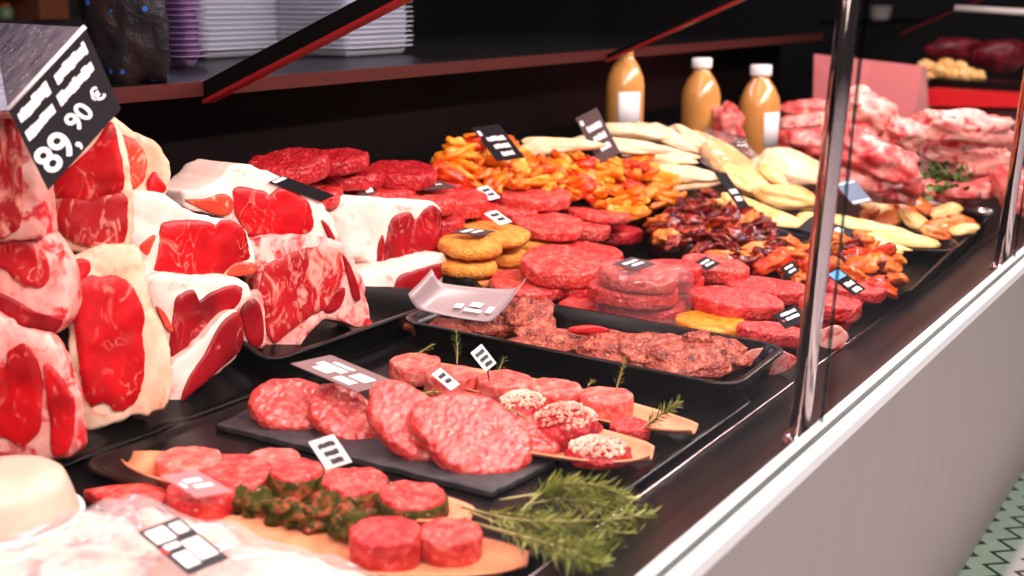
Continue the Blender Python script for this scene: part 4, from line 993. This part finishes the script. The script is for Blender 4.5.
# curled clear sleeve over the deep tray
def sleeve():
    n = V((-.42, -.40, .82)).normalized(); o = deck(466, 306, .060)
    A, B, C_, D = (on_plane(x, y, o, n) for x, y in ((430, 286), (524, 294), (500, 323), (407, 306)))
    N, M_ = 20, 8; top = []; bot = []
    for i in range(N + 1):
        for j in range(M_ + 1):
            u, v = i / N, j / M_
            p = A.lerp(B, u).lerp(D.lerp(C_, u), v)
            lift = .030 * max(0, (abs(2 * u - 1) - .72) / .28) ** 2 + .012 * (1 - v) ** 2 - .006 * math.sin(PI * u)
            top.append(p + n * lift); bot.append(p + n * (lift - .0012))
    W = M_ + 1; K = len(top); fs = []
    for i in range(N):
        for j in range(M_):
            q = (i * W + j, i * W + j + 1, (i + 1) * W + j + 1, (i + 1) * W + j); fs += [q, tuple(k + K for k in reversed(q))]
    edge = list(range(W)) + [i * W + M_ for i in range(1, N + 1)] + [N * W + j for j in range(M_ - 1, -1, -1)] + [i * W for i in range(N - 1, 0, -1)]
    for k in range(len(edge)): a, b = edge[k], edge[(k + 1) % len(edge)]; fs.append((a, b, b + K, a + K))
    r = thing('price_sleeve', 'curled translucent price sleeve lying across the left end of the deep tray', 'price sleeve', o)
    part('sleeve', (top + bot, fs), 'frosted_sleeve', r)
    q = [A.lerp(B, .0), B, C_, D]
    part('lettering', ink([v + n * .002 for v in (A, B, C_, D)], [(.44, .62, .52, .78), (.58, .50, .70, .66), (.56, .74, .74, .84), (.78, .58, .84, .8)], .001), 'card_white', r, False)
sleeve()

# ------------------------------------------------------------------ foreground packs at the lower left
def pack_tub():
    p = deck(8, 536, 0.0); k = ppm(p)
    w = 0.078; r = thing('white_tub', 'white domed tub at the bottom left corner beneath the beef', 'tub', p)
    part('tub', lathe(p, (0, 0, 1), [(w * .90, 0), (w * .96, .006), (w * 1.0, .018), (w * 1.0, .024), (w * .92, .0245)], 40), 'cap_white', r)
    part('dome_lid', lathe(p, (0, 0, 1), [(w * .95, .024), (w * .92, .030), (w * .85, .050), (w * .78, .064), (w * .70, .069), (w * .4, .071), (0.002, .071)], 40), 'dome_peach', r)
pack_tub()
def pack_film():
    n = V((-.22, -.30, .92)).normalized(); o = deck(190, 560, .045)
    out = [(-60,556),(20,530),(70,506),(105,494),(150,500),(210,516),(270,533),(330,552),(400,580),(420,620),(200,680),(-60,650)]
    poly = px_poly(out, o, n, 4)
    r = thing('film_wrapped_pack', 'film wrapped pale meat pack in the bottom left foreground', 'pack', (o.x, o.y, dz(o.y)))
    c = sum(poly, V((0, 0, 0))) / len(poly)
    part('contents', slab([c + (p - c) * .93 - n * .006 for p in poly], -n * .040, n, rim=.02, bulge=.016, jit=.006, seed=8), 'pack_meat', r)
    part('film', slab(poly, -n * .048, n, rim=.018, bulge=.014, jit=.006, seed=9), 'film', r)
t = NT('pack_meat'); c = t.coord(1.0)
t.pbsdf(t.ramp(t.noise(c, 14, 4, .6, .6), [(.34, (.70, .16, .16)), (.42, (.84, .52, .46)), (.55, (.88, .72, .56)), (.72, (.90, .84, .76))]), .35)
pack_film()
p = deck(114, 492, .018)
tag(link_mesh('pink_meat_slice', *slab([deck(a, b, .020) for a, b in ((84,490),(108,485),(150,482),(166,487),(160,500),(110,500))], V((0, 0, -.014)), (0, 0, 1), rim=.003), 'mince_pale'), 'flat pink meat slice between the white tub and the boat dish', 'meat')

# ------------------------------------------------------------------ pork and ribs at the far end
def joint(label, px, py, w, hh, ang, h, m, seed, d=.05, name='pork_joint', lean=None):
    p = deck(px, py, h); k = ppm(p); a = math.radians(ang)
    ex = RT * math.cos(a) + UP * math.sin(a); ez = (-FW * .5 + V((0, 0, .8))).normalized(); ez = (ez - ex * ez.dot(ex)).normalized(); ey = ez.cross(ex).normalized()
    vf = blob(p, ex * (w / 2 / k), ey * (hh / 2 / k * 1.1), ez * d, 0.42, 1.7, seed, 4, amp2=.16, box_=.25)
    m = 'pork_raw' if m == 'pork_pink' else m; lean = None
    if not lean: return tag(link_mesh(name, *vf, m), label, 'meat')
    r = thing(name, label, 'meat', (p.x, p.y, min(v.z for v in vf[0])))
    part('fat', vf, m, r)
    part('lean', blob(p + ez * d * .55 - FW * .012, ex * (w * lean / 2 / k), ey * (hh * lean / 2 / k), ez * d * .6, .25, 1.8, seed + 3, 3), 'lean_deep', r)
    return r
J = [('pink pork piece far back between the middle and right bottles', 728, 124, 30, 44, 0, .13, 'pork_pink', None), ('dark pink meat at the back right beside the right bottle', 806, 108, 54, 16, 3, .15, 'pork_pink', None),
     ('pale pork strip just right of the right bottle label', 814, 122, 70, 18, 4, .13, 'fat_pink', None), ('rosy pork mass low beside the whole chicken', 812, 142, 66, 30, -8, .11, 'pork_pink', .4),
     ('curved pork rib rack before the pink divider, top right of the post', 868, 112, 56, 40, -30, .27, 'fat_pink', .55), ('pork chop below the curved rib rack', 850, 132, 50, 34, 20, .22, 'pork_pink', .4),
     ('large pork shoulder with dark red lean right of the post', 878, 160, 92, 44, -22, .19, 'pork_pink', .5), ('pale pork belly slab below the shoulder', 876, 186, 90, 26, -8, .13, 'fat_pink', None),
     ('pale pork knuckle by the glass divider edge', 902, 136, 40, 26, -20, .22, 'fat_pink', None), ('long pale rib slab on the far right, beneath the red shelf front', 966, 128, 96, 28, -4, .24, 'fat_pink', None),
     ('pink chop under the long rib slab, left of the parsley', 944, 146, 40, 22, 0, .18, 'pork_pink', .4), ('striped pale pork slices stacked at the far right before the rear post', 984, 166, 62, 34, 10, .14, 'fat_pink', None),
     ('pink cutlet with red lean in front of the parsley', 950, 192, 70, 20, -6, .09, 'pork_pink', .55), ('pink pork strip at the right front beside the rear post', 978, 190, 60, 16, 18, .09, 'pork_pink', None),
     ('pork piece seen beyond the rear post', 1016, 190, 36, 60, 5, .12, 'pork_pink', None), ('thin pork slice lying behind the parsley', 958, 158, 60, 10, -8, .16, 'fat_pink', None)]
for i, (lb, px, py, w, hh, ang, h, m, ln) in enumerate(J): joint(lb, px, py, w, hh, ang, h, m, 300 + i, .04 if hh > 20 else .022, lean=ln)
q = [deck(a, b, .035) for a, b in ((880, 196), (990, 208), (1000, 218), (905, 214))]
tag(link_mesh('foil_tray', *tube([deck(905, 202, .04), deck(940, 206, .04), deck(972, 210, .04), deck(992, 214, .04)], .012, 10), 'foil'), 'shiny silver foil tray edge behind the golden thighs', 'tray')
# parsley
def parsley():
    rnd = random.Random(4); a = deck(950, 182, .09); r = thing('parsley_bunch', 'dark green parsley bunch among the pork at the far right', 'parsley', a)
    st, lf = [], []
    for i in range(46):
        b = deck(rnd.uniform(926, 976), rnd.uniform(152, 190), rnd.uniform(.10, .15)); b = b + V((rnd.uniform(-.05, .0), rnd.uniform(-.03, .03), 0))
        if i < 16: st.append(tube([a, a.lerp(b, .5) + V((0, 0, .01)), b], .002, 6))
        for k in range(4):
            ex, ey, ez = frame((rnd.uniform(-1, 1), rnd.uniform(-1, 1), rnd.uniform(.2, 1)), (rnd.uniform(-1, 1), rnd.uniform(-1, 1), 0.1)); c = b + ex * .01 * k; s = rnd.uniform(.010, .018); L = []
            for u, w in ((0, .02), (.35, .5), (.6, .4), (.75, .6), (1.1, .05)):
                L.append([c + ex * s * u + ey * s * w * sg + ez * (s * .15 * u * u + t_) for sg, t_ in ((1, 0), (-1, 0), (-1, .0008), (1, .0008))])
            lf.append(loft(L))
    part('stems', join(*st), 'stem_green', r); part('leaves', join(*lf), 'leaf_dark', r, False)
parsley()
# pink divider and far red shelf
def quadplate(name, label, cat, px, Xd, m, th=.006, dirn=(0, 1, 0)):
    """upright plate across the counter at distance Xd"""
    pts = []
    for a, b in px:
        d = ray(a, b); pts.append(CAM + d * (Xd / d.x))
    n = V((1, 0, 0)) * th
    return tag(link_mesh(name, *loft([[p for p in pts], [p + n for p in pts]]), m, smooth=False), label, cat)
quadplate('divider_panel', 'pink upright divider panel behind the pork, above the rib rack', 'divider', ((814, 54), (922, 66), (930, 160), (812, 150)), 4.25, 'pink_panel')
quadplate('glass_divider', 'greyish upright glass divider edge left of the parsley', 'divider', ((922, 66), (926, 66), (932, 186), (905, 170)), 3.92, 'pink_glass')
quadplate('red_shelf_front', 'bright red shelf front at the far right above the long rib slab', 'shelf', ((926, 89), (1040, 96), (1040, 108), (926, 106)), 4.30, 'red_panel', .35)
quadplate('rose_board', 'dull rose board under the red shelf front', 'board', ((922, 107), (1040, 109), (1040, 150), (922, 150)), 4.40, 'rose_panel', .05)
def at_x(a, b, X): d = ray(a, b); return CAM + d * (X / d.x)
tag(link_mesh('black_tray', *loft([[at_x(x, y, 4.42) + V((dx, 0, 0)) for dx in (0,) for x, y in ((930, 78), (1040, 86), (1040, 96), (930, 89))], [at_x(x, y, 4.42) + V((.2, 0, 0)) for x, y in ((930, 78), (1040, 86), (1040, 96), (930, 89))]]), 'black_plastic', smooth=False), 'long black tray on top of the far red shelf', 'tray')
for i, (px, py, w) in enumerate(((926,62,18),(940,66,20),(953,70,20),(966,70,20),(978,72,16),(946,60,16),(960,62,14),(932,72,16))):
    p = at_x(px, py + 4, 4.5); k = ppm(p); r = w / 2 / k
    tag(link_mesh('golden_piece', *blob(p, V((r, 0, 0)), V((0, r, 0)), V((0, 0, r * .75)), .2, 1.6, 350 + i, 3), 'chicken_gold'), 'golden food lump in the far black tray over the red shelf', 'food', 'golden lumps in the far tray')
for i, (lb, px, py, w_, hh) in enumerate((('dark maroon meat piece far back behind the golden lumps, left', 955, 50, 60, 26), ('dark maroon meat piece far back behind the golden lumps, right', 1000, 56, 60, 34))):
    p = at_x(px, py, 5.0); k = ppm(p)
    tag(link_mesh('meat_piece', *blob(p, RT * (w_ / 2 / k), FW * .06, V((0, 0, hh / 2 / k)), .25, 1.6, 380 + i, 3, amp2=.1), 'maroon_meat'), lb, 'meat')
p0 = at_x(955, 8, 4.8)
tag(link_mesh('case_rail', *tube([p0, at_x(1060, 14, 4.8)], .012, 10), 'cup_white'), 'pale horizontal case rail at the upper right corner', 'rail')

# ------------------------------------------------------------------ on the worktop behind
WZ = 0.962
def stack(label, group, px, py, lx, ly, n, m, pitch=.0085, seed=0):
    pitch = .0112; b = on_z(px, py, WZ); rnd = random.Random(seed)
    x0, y0 = b.x, b.y
    def P(x, y, h): return V((x, y, h))
    vf = tray_vf(-lx * 0, lx, 0, ly, .020, P, .02, .002, .016, .012)
    pr = tag(link_mesh('clear_container', vf[0], vf[1], m, None, (0, 0, 0)), label, 'container', group)
    for i in range(n):
        o = pr if i == 0 else pr.copy()
        if i: COL.objects.link(o)
        o.location = (x0 + rnd.uniform(-.002, .002), y0 + rnd.uniform(-.002, .002), WZ + .002 + i * pitch)
stack('clear violet tinged food container in the narrow nested stack at the left', 'violet stack of containers', 188, 68, .050, .09, 18, 'box_violet', seed=1)
stack('clear food container in the nested stack left of the bracket arm', 'left stack of clear containers', 206, 60, .36, .10, 18, 'box_clear', seed=2)
stack('clear food container in the nested stack right of the bracket arm', 'right stack of clear containers', 348, 58, .24, .26, 18, 'box_clear', seed=3)
b = on_z(140, 82, WZ); k = ppm(b)
bag = blob(b + V((0, .03, .10)), RT * (42 / k), V((.6, .8, 0)) * .07, V((0, 0, .115)), .14, 1.6, 9, 4, amp2=.10, box_=.65)
tag(link_mesh('dark_bag', *bag, 'dark_bag'), 'dark glossy bag with blue specks on the worktop beside the violet containers', 'bag')
# service room behind
def cabinet():
    a = on_y(-40, 40, 4.6); b = on_y(98, -60, 4.6)
    x0, x1 = a.x, on_y(98, 10, 4.6).x
    r = thing('wall_cabinet', 'blurred brown wooden cabinet in the service room at the top left', 'cabinet', ((x0 + x1) / 2, 4.8, .9))
    part('carcass', abox(x0, x1, 4.6, 5.0, .9, 1.0), 'room_dark', r, False)
    part('side_panel', abox(x0 + .35, x0 + .50, 4.55, 5.0, 1.0, 1.10), 'cabinet_brown', r, False)
    part('shelf', abox(x0, x1, 4.6, 5.0, 1.085, 1.13), 'cabinet_brown', r, False)
    for i, px in enumerate((6, 40)):
        p = on_y(px, 26, 4.7); p.z = 1.0
        o = thing('jar', ('pale green jar at the very top left behind the sign', 'pale green jar second from the left behind the sign')[i], 'jar', p)
        part('glass_body', lathe(p, (0, 0, 1), [(.03, 0), (.034, .01), (.034, .045), (.022, .055)], 20), 'jar_green', o)
        part('lid', lathe(p, (0, 0, 1), [(.024, .055), (.024, .066), (.02, .068)], 20), 'orange_rim', o)
cabinet()
p = on_y(880, 20, 2.2); k = ppm(p)
tag(link_mesh('wall_shelf', *abox(p.x - .5, p.x + .6, 2.1, 2.4, p.z - .02, p.z), 'worktop_black', smooth=False), 'black service shelf under the white paper cup at the upper right', 'shelf')
o = thing('paper_cup', 'white paper cup high at the upper right, on the black service shelf', 'cup', p)
part('cup_body', lathe(p, (0, 0, 1), [(8 / k, 0), (9.5 / k, .02), (11 / k, .08), (11.6 / k, .082), (10.6 / k, .078), (7.6 / k, .004)], 24), 'cup_white', o)

# ------------------------------------------------------------------ light
def area(name, loc, target, sx, sy, power, col):
    l = bpy.data.lights.new(name, 'AREA'); l.shape = 'RECTANGLE'; l.size = sx; l.size_y = sy; l.energy = power; l.color = col
    o = bpy.data.objects.new(name, l); COL.objects.link(o); o.location = loc
    d = (V(target) - V(loc)).normalized(); x = V((1, 0, 0)); z = -d; x = (x - z * x.dot(z)).normalized(); y = z.cross(x)
    o.matrix_world = Matrix(((x.x, y.x, z.x, loc[0]), (x.y, y.y, z.y, loc[1]), (x.z, y.z, z.z, loc[2]), (0, 0, 0, 1)))
    return o
area('canopy_strip', (1.9, 0.55, 1.50), (1.9, 1.05, 0.55), 4.6, 0.06, 58, (1.0, 0.80, 0.76))
area('canopy_rear_strip', (1.9, 1.25, 1.50), (1.9, 1.15, 0.5), 4.6, 0.05, 14, (1.0, 0.75, 0.72))
area('shop_ceiling', (1.5, -1.6, 2.9), (1.5, 0.2, 0.3), 4.0, 1.2, 110, (1.0, 0.93, 0.91))
area('front_fill', (-1.4, -0.6, 1.9), (0.9, 0.9, 0.7), 1.2, 1.0, 14, (1.0, 0.90, 0.86))  # added fill from the near left, no window there
area('service_lamp', (2.2, 2.9, 2.3), (2.2, 2.1, 1.0), 1.4, 0.3, 20, (0.80, 0.76, 1.0))
w = bpy.data.worlds.new('world'); SC.world = w; w.use_nodes = True
w.node_tree.nodes['Background'].inputs[0].default_value = (0.9, 0.85, 0.85, 1)
w.node_tree.nodes['Background'].inputs[1].default_value = 0.06
SC.view_settings.view_transform = 'Standard'; SC.view_settings.look = 'None'
SC.view_settings.exposure = 0.0; SC.view_settings.gamma = 1.0; SC.view_settings.use_curve_mapping = False
SC.cycles.max_bounces = 8; SC.cycles.transparent_max_bounces = 24
SC.cycles.use_denoising = True
